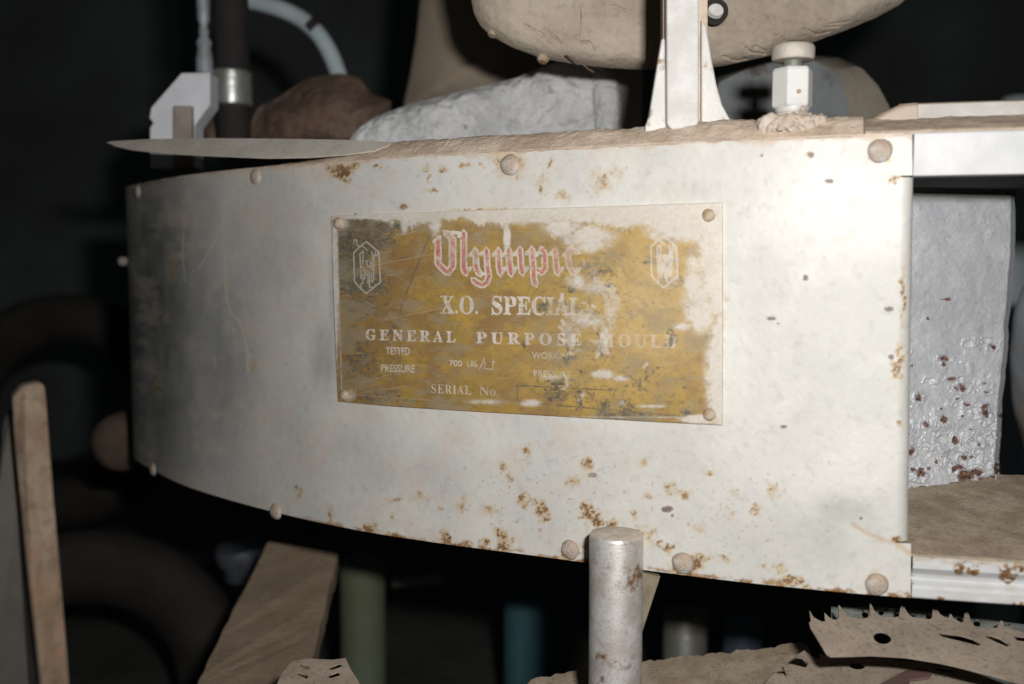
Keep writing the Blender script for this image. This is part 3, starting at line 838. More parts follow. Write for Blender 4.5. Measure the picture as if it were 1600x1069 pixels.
for ax_, ay_, bx_, by_, wd, cnt, wh in ((900, 410, 965, 480, 20, 60, .55), (880, 470, 900, 560, 12, 36, .5), (915, 470, 950, 560, 12, 40, .6), (1035, 395, 1062, 450, 11, 26, .6), (930, 405, 970, 430, 12, 16, .2), (850, 590, 1010, 650, 14, 30, .2), (990, 560, 1040, 640, 16, 14, .2)):
    for k in range(cnt):
        t = rng.random(); cx_ = ax_ + (bx_ - ax_) * t + rng.normal() * wd * .6; cy_ = ay_ + (by_ - ay_) * t + rng.normal() * wd * .5
        a_ = rng.normal(.9, .8); l_ = abs(rng.normal(3, 2.5)) + .6
        q = [(cx_ - l_ * math.cos(a_), cy_ - l_ * math.sin(a_)), (cx_ + rng.normal() * 1.5, cy_ + rng.normal() * 1.5), (cx_ + l_ * math.cos(a_ + .6), cy_ + l_ * math.sin(a_ + .6))]
        if rng.random() > wh: stroke(LD, q, rng.uniform(1, 5), rng.uniform(.3, .85), 1.6)
        else: stroke(paint, q, rng.uniform(1.5, 6), rng.uniform(.25, .7), 1.8)
# fine brushed scratches, light
sc = sstep(.73, .80, nx) * .25
for pts in ([(560, 600), (610, 585)], [(570, 612), (640, 603)], [(560, 420), (660, 400)], [(585, 375), (650, 362)], [(600, 500), (700, 480)], [(900, 470), (950, 440), (975, 430)], [(960, 480), (1000, 468)], [(905, 440), (930, 470), (950, 520), (945, 560)], [(538, 615), (556, 617), (620, 622), (680, 626)], [(556, 604), (555, 618)]):
    stroke(LW, pts, .9, .4)
stroke(LW, [(526, 366), (530, 480), (534, 608)], 1.6, .8)
dark = np.maximum(dark, LD * (.35 + .9 * n2).clip(0, 1))
# rubbed letters
fade = blobs(gx, gy, [(945, 470, 60, 60, .55), (1000, 530, 70, 40, .6), (870, 480, 26, 16, .55), (870, 560, 50, 40, .5), (1045, 410, 40, 60, .35), (890, 400, 40, 30, .35), (1040, 535, 20, 20, .5), (770, 612, 20, 12, .4), (885, 585, 40, 14, .6), (910, 560, 20, 14, .7), (912, 480, 20, 24, .7)])
keep = 1 - np.clip(fade * (0.2 + 1.6 * n1), 0, .92)
LWk = LW * keep * (sstep(.22, .50, .6 * n2 + .4 * n5)) * (.72 + .4 * n1).clip(0, 1) * (1 - .55 * dark)
LWk = np.maximum(LWk, LE * (.55 + .6 * n2).clip(0, 1))
LRk = LR * sstep(.36, .60, n2 * .5 + n1 * .5 + .05) * (.7 + .3 * n5) * (1 - .75 * blobs(gx, gy, [(905, 400, 28, 40, 1.), (870, 370, 14, 20, .9), (690, 362, 14, 10, .7), (780, 395, 10, 10, .5)])) * .9
brown = sstep(.36, .66, fbm(gx / 40, gy / 26, 108, 5, .64) + .26 * blobs(gx, gy, [(560, 500, 90, 120, 1.)]) - .25 * blobs(gx, gy, [(1000, 480, 120, 160, 1.)]))
pale = blobs(gx, gy, [(1010, 470, 120, 130, .75), (960, 560, 140, 80, .35), (760, 330, 200, 40, .3)]) * (.5 + .7 * n1)


def sample(buf, x, y):
    fx = np.clip((x - RX0) * CS, 0, gx.shape[1] - 2); fy = np.clip((y - RY0) * CS, 0, gx.shape[0] - 2)
    i, j = fx.astype(int), fy.astype(int); a, b = fx - i, fy - j
    return (buf[j, i] * (1 - a) + buf[j, i + 1] * a) * (1 - b) + (buf[j + 1, i] * (1 - a) + buf[j + 1, i + 1] * a) * b


cor = [wall_hit(*q) for q in ((519, 337), (1130, 316), (1130, 665), (529, 628))]
nu, nv = 920, 450
u, v = np.meshgrid(np.linspace(0, 1, nu), np.linspace(0, 1, nv))
mixc = lambda k: (cor[0][k] * (1 - u) + cor[1][k] * u) * (1 - v) + (cor[3][k] * (1 - u) + cor[2][k] * u) * v
ps, pz = mixc(0), mixc(1)
oo = np.full(ps.shape, -0.0016)
oo -= 0.0011 * (fbm(u * 5, v * 3, 61, 3) - .5)                       # the thin plate is not quite flat
ed = np.minimum(np.minimum(u * 2.1, (1 - u) * 2.1), np.minimum(v, 1 - v))
oo += np.where(ed < 1e-6, 0.0022, 0) + np.where((ed > 1e-6) & (ed < .004), .0004, 0)
V = W(ps, pz, oo)
qx, qy = project(V)
smp = lambda b: sample(b, qx, qy)
A1 = np.stack([smp(brown), smp(pale), smp(dark), smp(sc)], -1)
grime = sstep(.48, .75, fbm(gx / 30, gy / 17, 121, 5, .66) + .12 * blobs(gx, gy, [(536, 520, 22, 120, 1.6), (600, 600, 80, 40, .8), (640, 345, 120, 24, .6)])) * (.35 + .5 * n2)
A2 = np.stack([smp(paint), smp(LWk), smp(LRk), smp(grime * (1 - LWk * .7) * (1 - .8 * paint))], -1)
# dark and paint both sit over the letters a little
A1[..., 3] = np.maximum(A1[..., 3], 0)
m_plate = coloured('brass plate', (0.45, 0.29, 0.07), (0.345, 0.225, 0.06), 0.5, 0.15, 0.06, ['wear', 'wear2'],
                   [(0.26, 0.155, 0.055), (0.57, 0.42, 0.22), ((0.085, 0.085, 0.075), (0.17, 0.14, 0.10)), (0.52, 0.43, 0.27), (0.62, 0.575, 0.52), (0.64, 0.585, 0.53), (0.46, 0.07, 0.05), (0.30, 0.245, 0.165)],
                   scale=40, detail=8, bscale=700, fine=0.35)
plate = grid_mesh('nameplate', V, m_plate, mould, {'wear': A1, 'wear2': A2})
plate['label'] = 'worn brass nameplate with red blackletter name and white lettering'
for x, y, r in [(531, 349, .0039), (1108, 337, .0036), (540, 617, .0036), (1109, 647, .0036)]:
    rivet(x, y, r, m_rivet_rust, plate, .0016, .5)

# ------------------------------------------------------------------ end frame of the mould on the right
sA, sB = ST_ + .0006, S[-1] - .002
sU = float(STz(.055)) + .0006; sL = float(STz(-.165)) + .0006


m_flange = M('mottled flange paint', (0.56, 0.535, 0.52), (0.47, 0.44, 0.41), scale=45, rough=0.65, bump=0.15, bscale=300, spots=(0.30, 0.20, 0.14), spot_scale=45,
             spot_cut=0.585, spot_soft=0.12, dust=DUST, dust_from=0.45)


def strip(name, prof, m, s0=sA, s1=sB, n=24, bevel=.0006, jit=0.0):
    st = []
    for s in np.linspace(s0, s1, n):
        st.append([W(s, z, o) for o, z in prof])
    return build(name, MB().sweep(st), m, mould, bevel=bevel)


strip('upper_rail', [(-.001, .0436), (-.001, .0650), (.002, .0665), (.012, .0665), (.012, .0436)], m_rail, s0=sU)
strip('top_flange', [(.0125, .050), (.0125, .0664), (.030, .0705), (.033, .0845), (.036, .0855), (.16, .0855), (.16, .050)], m_flange, s0=sU - .004)
strip('cavity_shade', [(.0125, .044), (.0125, .0498), (.16, .0498), (.16, .044)], m_black, s0=sU)  # black slab added under the flange to paint in the cavity's shade
# dust lying on the ledge in front of the flange
ss = np.linspace(float(wall_hit(1352, 200)[0]), sB, 220); oo = np.linspace(-.0006, .031, 40)
V = W(ss[None, :], ZT + .0012 + 0 * oo[:, None], oo[:, None])
bx, by = np.meshgrid(ss * 1000, oo * 1000)
V[..., 2] += (0.0098 * np.clip(oo / .03, 0, 1) ** .9)[:, None] + .002 * (fbm(bx / 8, by / 8, 71, 5) - .4) * np.clip(oo / .005, .3, 1)[:, None]
V[0, :, 2] -= .0016 + .0035 * fbm(ss * 1000 / 5, ss * 0, 72, 4) ** 2.2
grid_mesh('ledge_dust', V, m_dust, mould)
# tapered shoulder block left of the flange
st = []
for k, (x, zt_) in enumerate([(1362, .0762), (1385, .0806), (1410, .0840), (1425, .0851), (1446, .0854)]):
    s = float(wall_hit(x, 230)[0]); oa = .026
    st.append([W(s, .062, oa), W(s, zt_ - .002, oa + .003), W(s, zt_, oa + .006), W(s, zt_, .07), W(s, .062, .07)])
m_chunk = M('dusty silver', (0.52, 0.45, 0.39), (0.46, 0.38, 0.31), scale=40, rough=0.85, bump=0.3, bscale=300, dust=DUST, dust_from=0.4,
            spots=(0.24, 0.14, 0.08), spot_scale=70, spot_cut=0.68)
build('flange_shoulder', MB().sweep(st), m_chunk, mould, bevel=.001)
rp = resample([(.02, -.1535), (.0005, -.1535), (-.001, -.1542), (-.001, -.1600), (.003, -.1640), (.004, -.1668), (.000, -.1690), (-.001, -.1705), (-.001, -.1752), (-.0005, -.1760), (.02, -.1760)], 150, False)
ss = np.linspace(sL, sB, 330)
V = W(ss[None, :], rp[:, 1][:, None] + 0 * ss[None, :], rp[:, 0][:, None])
x, y = project(V)
b = blobs(x, y, [(1498, 890, 9, 12, 1.), (1520, 890, 10, 10, .9), (1575, 893, 14, 16, 1.2), (1590, 885, 14, 12, 1.), (1450, 872, 20, 4, .6), (1530, 878, 40, 4, .7), (1435, 940, 6, 8, .6), (1545, 946, 8, 6, .8), (1590, 946, 12, 8, .6), (1470, 935, 8, 5, .5), (1424, 900, 3, 40, .55)])
rr_ = sstep(.28, .55, b * (.1 + 1.6 * np.clip((fbm(x / 6, y / 6, 311, 5, .65) - .5) * 2.4 + .5, 0, 1)))
dd_ = sstep(.45, .7, fbm(x / 24, y / 10, 312, 4)) * .35 + sstep(.0035, .0, -.1535 - V[..., 2] + .003 * (fbm(x / 6, y / 6, 313) - .5)) * .8
m_lrail = coloured('bright rail paint worn', (0.63, 0.635, 0.645), (0.55, 0.555, 0.565), 0.6, 0.05, 0.06, ['wear'], [((0.30, 0.15, 0.03), (0.07, 0.03, 0.015)), (0.46, 0.40, 0.33), None, None], scale=25, bscale=300)
grid_mesh('lower_rail', V, m_lrail, mould, {'wear': np.stack([rr_, np.clip(dd_, 0, 1), 0 * rr_, 0 * rr_], -1)})
# dusty ledge
V = []
ss = np.linspace(SF - .002, sB, 200); oo = np.linspace(.0, .12, 160)
V = W(ss[None, :], -.1528 + .17 * oo[:, None], oo[:, None])
bx, by = np.meshgrid(ss * 1000, oo * 1000)
V[..., 2] += .0012 * (fbm(bx / 12, by / 12, 81, 4) - .5)
V[0, :, 2] -= .0012
grid_mesh('ledge', V, m_dustgrey, mould)
ledge_b = [W(s, z, o) for s, z, o in ((SF + .001, -.156, .022), (sB, -.156, .022), (sB, -.150, .12), (SF + .001, -.150, .12))]
build('ledge_plate', MB().prism(ledge_b, [p - [0, 0, .02] for p in ledge_b]), m_black, mould)
# rough cast end block standing on the ledge
BXs = np.linspace(1395, 1590, 330); BYs = np.linspace(293, 772, 620)
gx2, gy2 = np.meshgrid(BXs, BYs)
right = 1586 - sstep(330, 760, gy2) * 24 + 5 * (fbm(gy2 / 30, gy2 * 0, 91, 4) - .5)
gx3 = 1395 + (gx2 - 1395) / 195 * (right - 1395)
gy3 = gy2 - sstep(1440, 1590, gx3) * 16 * sstep(500, 770, gy2) + sstep(310, 290, gy2) * 0
yb = .598 + .012 * (gx3 - 1420) / 170
low = .25 + .75 * sstep(430, 700, gy3)
rngb = np.random.default_rng(21)
pitd = np.zeros(gx3.shape); pitb = np.zeros(gx3.shape)
for k in range(150):
    t = rngb.random() ** .5
    cx_, cy_ = rngb.uniform(1415, 1572), 520 + 250 * t + rngb.normal() * 20
    r_ = rngb.uniform(3, 11) * (.6 + .5 * t); st_ = rngb.uniform(.6, 1.8); bw = rngb.random() < .34
    i0, i1 = np.searchsorted(BXs, [cx_ - 40, cx_ + 45]); j0, j1 = np.searchsorted(BYs, [cy_ - 40, cy_ + 45])
    sl_ = (slice(j0, j1), slice(i0, i1))
    d_ = np.hypot((gx3[sl_] - cx_) / st_, gy3[sl_] - cy_) / r_ + (fbm(gx3[sl_] / 6, gy3[sl_] / 6, 400 + k, 4) - .5) * 1.3
    sg = -1 if rngb.random() < .45 else 1
    pitd[sl_] += sg * (sstep(1.0, .55, d_) * .0009) - sstep(.5, 0, np.abs(d_ - 1.15)) * .0005
    if bw: pitb[sl_] = np.maximum(pitb[sl_], sstep(1.0, .6, d_ + .35 * fbm(gx3[sl_] / 3, gy3[sl_] / 3, 600 + k)))
rough_ = .0016 * (fbm(gx3 / 30, gy3 / 30, 93, 5, .55) - .5) + low * .0022 * (fbm(gx3 / 22, gy3 / 26, 94, 5, .55) - .5)
yb = yb + rough_ + pitd + sstep(318, 300, gy3) * .004 + sstep(8, 0, right - gx3) * .006
yb = np.where(gx2 >= BXs[-2], yb + .08, yb)
V = np.moveaxis(P(gx3, gy3, yb), 0, -1)
brn = np.maximum(pitb, sstep(.5, .7, blobs(gx3, gy3, [(1478, 468, 14, 3, 1.), (1484, 466, 5, 2.5, 1.), (1450, 498, 6, 5, .8), (1475, 655, 9, 10, 1.), (1500, 757, 24, 6, 1.), (1440, 762, 20, 4, 1.), (1555, 735, 6, 10, 1.)]) * (.3 + 1.1 * fbm(gx3 / 5, gy3 / 5, 97, 4))))
top_ = sstep(324, 304, gy3 + 10 * (fbm(gx3 / 14, gy3 / 14, 98) - .5)) * .75
m_blockc = coloured('rough cast aluminium paint worn', (0.60, 0.615, 0.645), (0.49, 0.505, 0.535), 0.48, 0.2, 0.22, ['wear'],
                    [((0.20, 0.115, 0.085), (0.075, 0.035, 0.028)), (0.20, 0.19, 0.155), None, None], scale=30, bscale=420, bdist=.0012, detail=8, fine=0.3)
grid_mesh('end_block', V, m_blockc, mould, {'wear': np.stack([brn, top_, brn * 0, brn * 0], -1)})

# --- upright bar with its two gussets, welded on top
yp = .560
bar = [P(x, y, yp) for x, y in ((1041, -170), (1093, -170), (1092, 190), (1088, 199), (1050, 203), (1042, 194))]
m_bar = M('grimy bar paint', (0.66, 0.65, 0.635), (0.56, 0.54, 0.515), scale=60, detail=8, rough=0.62, metal=0.05, bump=0.22, bscale=420, spots=(0.30, 0.20, 0.13),
          spot_scale=52, spot_cut=0.645, spot_soft=0.1, fine=0.18)
build('upright_bar', MB().prism(bar, [p + [0, .014, 0] for p in bar]), m_bar, mould, bevel=.0012, seg=3)
web = [P(x, y, yp + .010) for x, y in ((1036, -170), (1106, -170), (1106, 198), (1036, 198))]
build('bar_web', MB().prism(web, [p + [0, .010, 0] for p in web]), m_dust, mould, bevel=.0006)
for pts in (((1039, 60), (1041, 204), (1008, 206), (1008, 198), (1014, 182), (1024, 120), (1034, 60)), ((1096, 30), (1104, 40), (1112, 90), (1120, 132), (1129, 164), (1140, 184), (1152, 194), (1150, 200), (1096, 200))):
    g = [P(x, y, yp + .006) for x, y in pts]
    build('gusset', MB().prism(g, [p + [0, .006, 0] for p in g]), m_silver, mould, bevel=.001)

# --- relief valve standing on the shoulder
vb = P(1237, 186, .546); k = .546 / FPX
valve = thing('relief_valve', 'small silver hexagonal valve with knurled cap on the mould', 'valve', (vb[0], vb[1] + .0, vb[2]))
valve.name = 'relief_valve'
hx = lambda y: (186 - y) * k
o_ = Vector((vb[0], vb[1], vb[2]))
build('threaded_base', MB().lathe([(26 * k, -.004), (26 * k, hx(179)), (24 * k, hx(177)), (26 * k, hx(174)), (26 * k, hx(168))], o_), m_silver, valve)
m_cap = M('dusted cap', (0.55, 0.52, 0.475), (0.47, 0.41, 0.35), scale=90, rough=0.6, metal=0.15, bump=0.2, bscale=500, fine=0.3)
hexb = MB(); rr = 31.5 * k
ring = lambda r, h, tw=0: [(o_.x + r * math.cos(math.radians(60 * i + 30 + 32 + tw)), o_.y + r * math.sin(math.radians(60 * i + 30 + 32 + tw)), o_.z + h) for i in range(6)]
hexb.sweep([ring(rr * .94, hx(170)), ring(rr, hx(166)), ring(rr, hx(116)), ring(rr * .92, hx(110))])
hexb = build('hex_body', hexb, m_silver_clean, valve, bevel=.0006)
build('vent_hole', MB().lathe([(3.2 * k, 0), (3.2 * k, .0012)], o_ + Vector((.0006, -rr * .875, hx(149))), (0.06, -1, 0), 12), m_rivet_rust, valve)
prof = [(15 * k, hx(112))]
for i in range(7): prof += [(15 * k, hx(110 - i * 2.1)), (13.2 * k, hx(109 - i * 2.1))]
build('threaded_stem', MB().lathe(prof + [(14 * k, hx(92))], o_), m_chrome, valve)
build('cap', MB().lathe([(20 * k, hx(99)), (30 * k, hx(98)), (32 * k, hx(95)), (32.5 * k, hx(80)), (30 * k, hx(76)), (10 * k, hx(75))], o_), m_cap, valve)
# lumpy weld collar
nn, mm = 160, 44
V = np.zeros((nn + 1, mm + 1, 3))
for i in range(nn + 1):
    a = 2 * math.pi * i / nn
    for j in range(mm + 1):
        b = 2 * math.pi * j / mm
        rb = 10.5 * k * (1 + 1.3 * (fbm(np.array(30 + math.cos(a) * 7 + 1.6 * math.cos(b)), np.array(math.sin(a) * 7 + 1.6 * math.sin(b) + 70), 13, 4, .6) - .5))
        R = 44 * k
        V[i, j] = (o_.x + (R + rb * math.cos(b)) * math.cos(a), o_.y + (R * .6 + rb * math.cos(b)) * math.sin(a) - .003, o_.z - 11 * k + rb * 1.2 * math.sin(b))
m_collar = M('flaking collar', (0.60, 0.53, 0.46), (0.44, 0.345, 0.265), scale=130, detail=8, rough=0.85, bump=0.6, bscale=500, spots=(0.24, 0.12, 0.06), spot_scale=80,
             spot_cut=0.63, dust=DUST, dust_from=0.55)
grid_mesh('weld_collar', V, m_collar, mould)

# --- pipe leg in front
pr = .0149; pc = P(963, 833, .5415)
m_gusset = M('dull gusset', (0.24, 0.205, 0.145), (0.18, 0.145, 0.095), scale=60, rough=0.9, bump=0.3, fine=0.4)
leg = build('leg', MB().lathe([(pr * .8, -.31), (pr, -.308), (pr, -.0022), (pr * .985, -.0008), (pr * .93, 0), (pr * .5, .0005)], pc, (0, 0, 1), 64), m_pipe, mould)
g = [P(x, y, .556) for x, y in ((985, 893), (1032, 901), (1004, 987), (985, 1000))]
build('leg_gusset', MB().prism(g, [p + [.0, .005, 0] for p in g]), m_gusset, leg, bevel=.0004)
mould_leg_hidden = None

# ------------------------------------------------------------------ round dusty drum above
cr = []
for q in ([(1130, 88), (1150, 95), (1165, 92)], [(1160, 70), (1172, 82), (1195, 84)], [(1180, 72), (1195, 80)], [(1212, 54), (1228, 66), (1252, 66)], [(1255, 45), (1275, 54), (1295, 50)], [(1280, 30), (1295, 38), (1325, 34)],
          [(1290, 42), (1310, 42)], [(905, 45), (902, 55), (905, 66)], [(890, 57), (905, 65), (920, 66), (928, 80)], [(850, 45), (870, 60), (875, 68)], [(820, 100 - 60), (850, 55)], [(955, 9), (990, 20)], [(905, 8), (905, 40)]):
    cr.append(q)


def drum_dips(x, y):
    d = np.zeros(np.shape(x))
    for q in cr:
        dd = seg_dist(x, y, q) + 3 * (fbm(x / 6, y / 6, 14) - .5)
        d = np.maximum(d, sstep(2.6, .6, dd) * .004)
        d = d - sstep(9, 3, np.abs(dd)) * .0008
    return d


drum_out = [(738, 8), (742, 25), (752, 42), (766, 55), (800, 74), (850, 92), (900, 101), (950, 106), (1000, 109), (1060, 108), (1100, 106), (1130, 103), (1200, 88), (1250, 73), (1320, 48), (1370, 27), (1405, 8),
            (1480, -60), (1530, -170), (1500, -310), (1380, -410), (1100, -450), (860, -400), (760, -290), (725, -160), (726, -60)]
drum = thing('round_drum', 'big dust-caked round drum with cracked skin hanging above the mould', 'drum', P(1080, 108, .74))
grid_mesh('shell', dome(drum_out, .712, .018, .14, n=900, rings=190, power=20, center=(1080, -150), rough=.006, rscale=40, dips=drum_dips, sm=3), m_drum, drum)
for x, y in ((771, 49), (849, 90)):
    c = P(x, y, .7105)
    build('bolt_head', MB().lathe([(.0040, -.003), (.0044, 0), (.0042, .002), (.003, .0036)], c, (-.2, -.25, -1), 16), m_rivet_rust, drum)
build('loose_strand', MB().tube([P(x, y, Y) for x, y, Y in ((884, 86, .694), (895, 91, .690), (908, 99, .688), (918, 107, .690), (928, 113, .692))], .0005, 8), m_brown, drum)
c = P(1116, 22, .683)
build('socket', MB().lathe([(.0075, .004), (.0085, .002), (.0085, -.006), (.0055, -.0065), (.0055, .003)], c + np.array([0, .0, .002]), (.05, 1, .35), 28), m_black, drum)
build('socket_bolt', MB().lathe([(.0075, 0), (.0075, .006), (.0055, .008)], P(1117, 12, .686), (0, -1, -.2), 20), m_silver, drum)

# ------------------------------------------------------------------ thin scrap sheet lying on the shoulder
sh_out = [(166, 223), (172, 221), (240, 217), (330, 216), (450, 217), (560, 219), (612, 222), (606, 227), (585, 235), (540, 241), (480, 245), (420, 246), (340, 243), (260, 239), (205, 233), (178, 227)]
sh = flat_plate('scrap_sheet', [(166, 224, .742), (600, 229, .640), (400, 217, .6897)], sh_out, [], .0012, m_sheet)
tag(sh, 'thin pointed offcut of dusty grey sheet metal lying across the top of the mould', 'sheet metal')

# ------------------------------------------------------------------ things behind the mould, upper half
cl = thing('white_clamp', 'blurred white bracket with a rod and bright metal sleeve behind the sheet offcut', 'clamp', P(280, 240, .92))
o = [(234, 262), (234, 200), (239, 192), (233, 184), (236, 168), (283, 114), (328, 113), (328, 164), (304, 196), (304, 262)]
f_ = [P(x, y, .85) for x, y in o]
build('bracket', MB().prism(f_, [p + [0, .025, 0] for p in f_]), m_clamp, cl, bevel=.001)
f_ = [P(x, y, .843) for x, y in ((270, 165), (299, 165), (299, 262), (270, 262))]
build('peg', MB().prism(f_, [p + [0, .02, 0] for p in f_]), m_peg, cl, bevel=.001)
kk = .92 / FPX
build('sleeve', MB().lathe([(28 * kk, 0), (32 * kk, .001), (32.5 * kk, .030), (29 * kk, .032)], P(362, 166, .94), (0, 0, 1), 40), m_chrome, cl)
build('rubber_column', MB().lathe([(27 * kk, -.05), (27 * kk, .20)], P(364, 160, .945), (0, 0, 1), 32), m_black, cl)
zb_ = P(320, 112, .93)
build('rod', MB().lathe([(13 * kk, -.002), (13 * kk, .010), (10 * kk, .020), (12 * kk, .026), (7 * kk, .031), (8 * kk, .036), (6 * kk, .041), (9 * kk, .046), (10 * kk, .060), (10 * kk, .13)], zb_, (0, 0, 1), 24), m_rod, cl)

hs = thing('air_hose', 'pale blue hose curving down in the dark behind the brown lump', 'hose', P(545, 190, 1.05))
hp = resample([(330, -14), (395, 2), (432, 11), (470, 28), (497, 51), (516, 82), (529, 115), (540, 160), (545, 200)], 60, closed=False)
for _ in range(8): hp[1:-1] = .5 * hp[1:-1] + .25 * (hp[:-2] + hp[2:])
build('tube', MB().tube([P(x, y, 1.03) for x, y in hp], 13.0 * 1.03 / FPX), m_hose, hs)
build('band', MB().tube([P(484, 36, 1.03), P(494, 46, 1.03)], 14.5 * 1.03 / FPX), m_black, hs)

lump = grid_mesh('rusty_lump', dome([(385, 240), (392, 190), (405, 165), (432, 155), (452, 140), (482, 122), (530, 114), (562, 122), (580, 147), (612, 158), (600, 240)], 1.0, .05, .08, n=220, rings=40, rough=.03, rscale=45, seed=33), m_brown)
tag(lump, 'rusty brown lumpy casting in the dark between the clamp and the pale casting', 'casting')
small = grid_mesh('brown_knob', dome([(312, 240), (316, 192), (330, 186), (345, 195), (350, 240)], .97, .02, .03, n=80, rings=16), m_brown)
tag(small, 'small brown knob right beside the peg of the white clamp', 'knob')

pc_ = thing('pale_casting', 'blurred pale grey wedge of painted casting behind the mould top', 'casting', P(760, 240, .9))
f_ = [(540, 262), (548, 214), (562, 200), (588, 182), (640, 163), (720, 143), (800, 124), (860, 100), (930, 92), (958, 92), (958, 262)]
grid_mesh('wedge', dome(f_, .835, .012, .10, n=300, rings=60, power=9, rough=.010, rscale=26, seed=44, center=(800, 200), sm=2), m_casting, pc_)
f_ = [P(958, 90, .834), P(1004, 90, .90), P(1004, 262, .90), P(958, 262, .834)]
build('side_face', MB().prism(f_, [p + [-.02, .05, 0] for p in f_]), m_sheet, pc_)
build('rib', MB().tube([P(940, 120, .83), P(948, 150, .826), P(950, 200, .824), P(950, 240, .824)], [.010, .012, .011, .011]), m_casting, pc_)
f_ = [(628, 175), (640, 120), (650, 60), (656, 0), (660, -80), (980, -80), (980, 130), (980, 175)]
cw = grid_mesh('dusty_cowl', dome(f_, 1.06, .05, .1, n=200, rings=40, power=3, rough=.006, rscale=80, sm=2), m_cowl)
tag(cw, 'smooth brown dust-covered cowl rising behind the pale casting', 'cowl')

lg = thing('rounded_lug', 'rounded blue-grey cast lug with a beige rim right of the small valve', 'lug', P(1250, 240, .82))
inn = resample([(1100, 240), (1104, 165), (1125, 128), (1180, 102), (1240, 92), (1272, 95), (1300, 108), (1318, 132), (1327, 170), (1330, 240)], 120, False)
out = resample([(1096, 240), (1100, 160), (1122, 120), (1180, 94), (1240, 84), (1310, 90), (1348, 108), (1372, 134), (1390, 168), (1398, 240)], 120, False)
build('face', MB().prism([P(x, y, .80) for x, y in inn], [P(x, y, .80) + [0, .02, 0] for x, y in inn]), m_lug, lg)
A = [P(x, y, .7995) for x, y in inn]; B = [P(x, y, .825) for x, y in out]; C_ = [p + [0, .05, 0] for p in B]; D_ = [P(x, y, .83) for x, y in inn]
mb = MB()
mb.sweep([list(q) for q in zip(A, B, C_, D_)]); build('rim', mb, m_lugrim, lg, smooth=True)

bp = build('metal_canister', MB().lathe([(.02, 0), (.026, .004), (.026, P(1592, 152, 1.25)[2] - FZ - .012), (.018, P(1592, 152, 1.25)[2] - FZ)], (*P(1592, 152, 1.25)[:2], FZ), (0, 0, 1), 28), m_hose)
tag(bp, 'blurred pale blue canister top beyond the rail at the upper right', 'canister')

rd = grid_mesh('rust_stained_drum', dome([(1660, 425), (1600, 440), (1584, 485), (1577, 560), (1582, 640), (1598, 690), (1618, 800), (1640, 1300), (1760, 1560), (1900, 1300), (1900, 480), (1780, 420)], .80, .05, .12, n=320, rings=30, power=3, rough=.004, sm=2),
               M('stained grey drum', (0.22, 0.24, 0.27), (0.30, 0.20, 0.14), scale=14, rough=0.7))
tag(rd, 'rounded grey and brown drum edge at the far right behind the rough end block', 'drum')

# ------------------------------------------------------------------ lower half: boards, plates, cylinders
wb = thing('wooden_post', 'worn brown wooden post with rounded top standing at the lower left', 'wooden post', (P(60, 1060, 0.405)[0], .40, FZ))
f_ = [P(x, y, Y) for x, y, Y in ((19, 622, 0.445), (34, 604, 0.445), (60, 598, 0.445), (70, 602, 0.445), (73, 640, 0.445), (84, 780, 0.430), (97, 930, 0.415), (107, 1062, 0.405), (160, 1900, 0.365), (110, 1900, 0.365), (62, 1062, 0.405), (44, 900, 0.418), (30, 760, 0.432), (22, 680, 0.442))]
build('front_face', MB().prism(f_, [p + [-.006, .010, 0] for p in f_]), m_wood, wb, bevel=.0015, seg=3)
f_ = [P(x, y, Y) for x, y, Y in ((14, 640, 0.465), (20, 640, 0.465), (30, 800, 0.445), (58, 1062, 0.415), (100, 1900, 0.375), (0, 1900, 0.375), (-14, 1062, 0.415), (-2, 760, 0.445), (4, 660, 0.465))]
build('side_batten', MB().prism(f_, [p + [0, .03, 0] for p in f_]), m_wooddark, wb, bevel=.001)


def board(name, quadpx, thick, m, label, cat, rag=0.0, seed=5, extra=None):
    """a board from four px corners with depth, split along its length so that its long edges are ragged"""
    a, b, c, d = [np.array(q, float) for q in quadpx]         # a-b far end, d-c near end
    n = 60; L_, R_ = [], []
    for i in range(n + 1):
        t = i / n
        l = a + (d - a) * t; r = b + (c - b) * t
        l[0] += rag * (fbm(np.array(t * 14), np.array(1.), seed, 4) - .5) * 2
        r[0] += rag * (fbm(np.array(t * 14), np.array(4.), seed + 1, 4) - .5) * 2
        L_.append(P(*l)); R_.append(P(*r))
    outl = L_ + R_[::-1]
    o = build(name, MB().prism(outl, [p - [0, 0, thick] for p in outl]), m, None, bevel=.0006)
    return tag(o, label, cat)


board('wooden_board', ((418, 846, .93), (529, 864, .90), (470, 1100, .66), (292, 1100, .68)), .018, m_woodgrey,
      'grey brown weathered board sloping down to the left under the mould', 'board', 3.0)
V0 = board('dusty_slab', ((1258, 1003, .60), (1262, 1006, .60), (1300, 1110, .50), (760, 1110, .52)), .012, m_woodgrey, 'dust-covered rough slab beside the foot of the pipe leg', 'slab', .0)
bpy.data.objects.remove(V0)
# rough slab, ragged far edge rising to the right
n = 160
top = [(830 + 430 * i / n, 1060 - 55 * (i / n) ** .85 + 5 * (fbm(np.array(i / 5.), np.array(2.), 15, 4) - .5) * 2) for i in range(n + 1)]
pl = [(840, 1058, .625), (1250, 1005, .640), (1000, 1120, .580)]
a_, nn_ = plane_pts(pl, top + [(1275, 1040), (1330, 1120), (780, 1120)])
sl = build('dusty_slab', MB().prism(a_, [p - [0, 0, .02] for p in a_]), m_dustgrey)
tag(sl, 'dust-covered rough slab beside the foot of the pipe leg', 'slab')

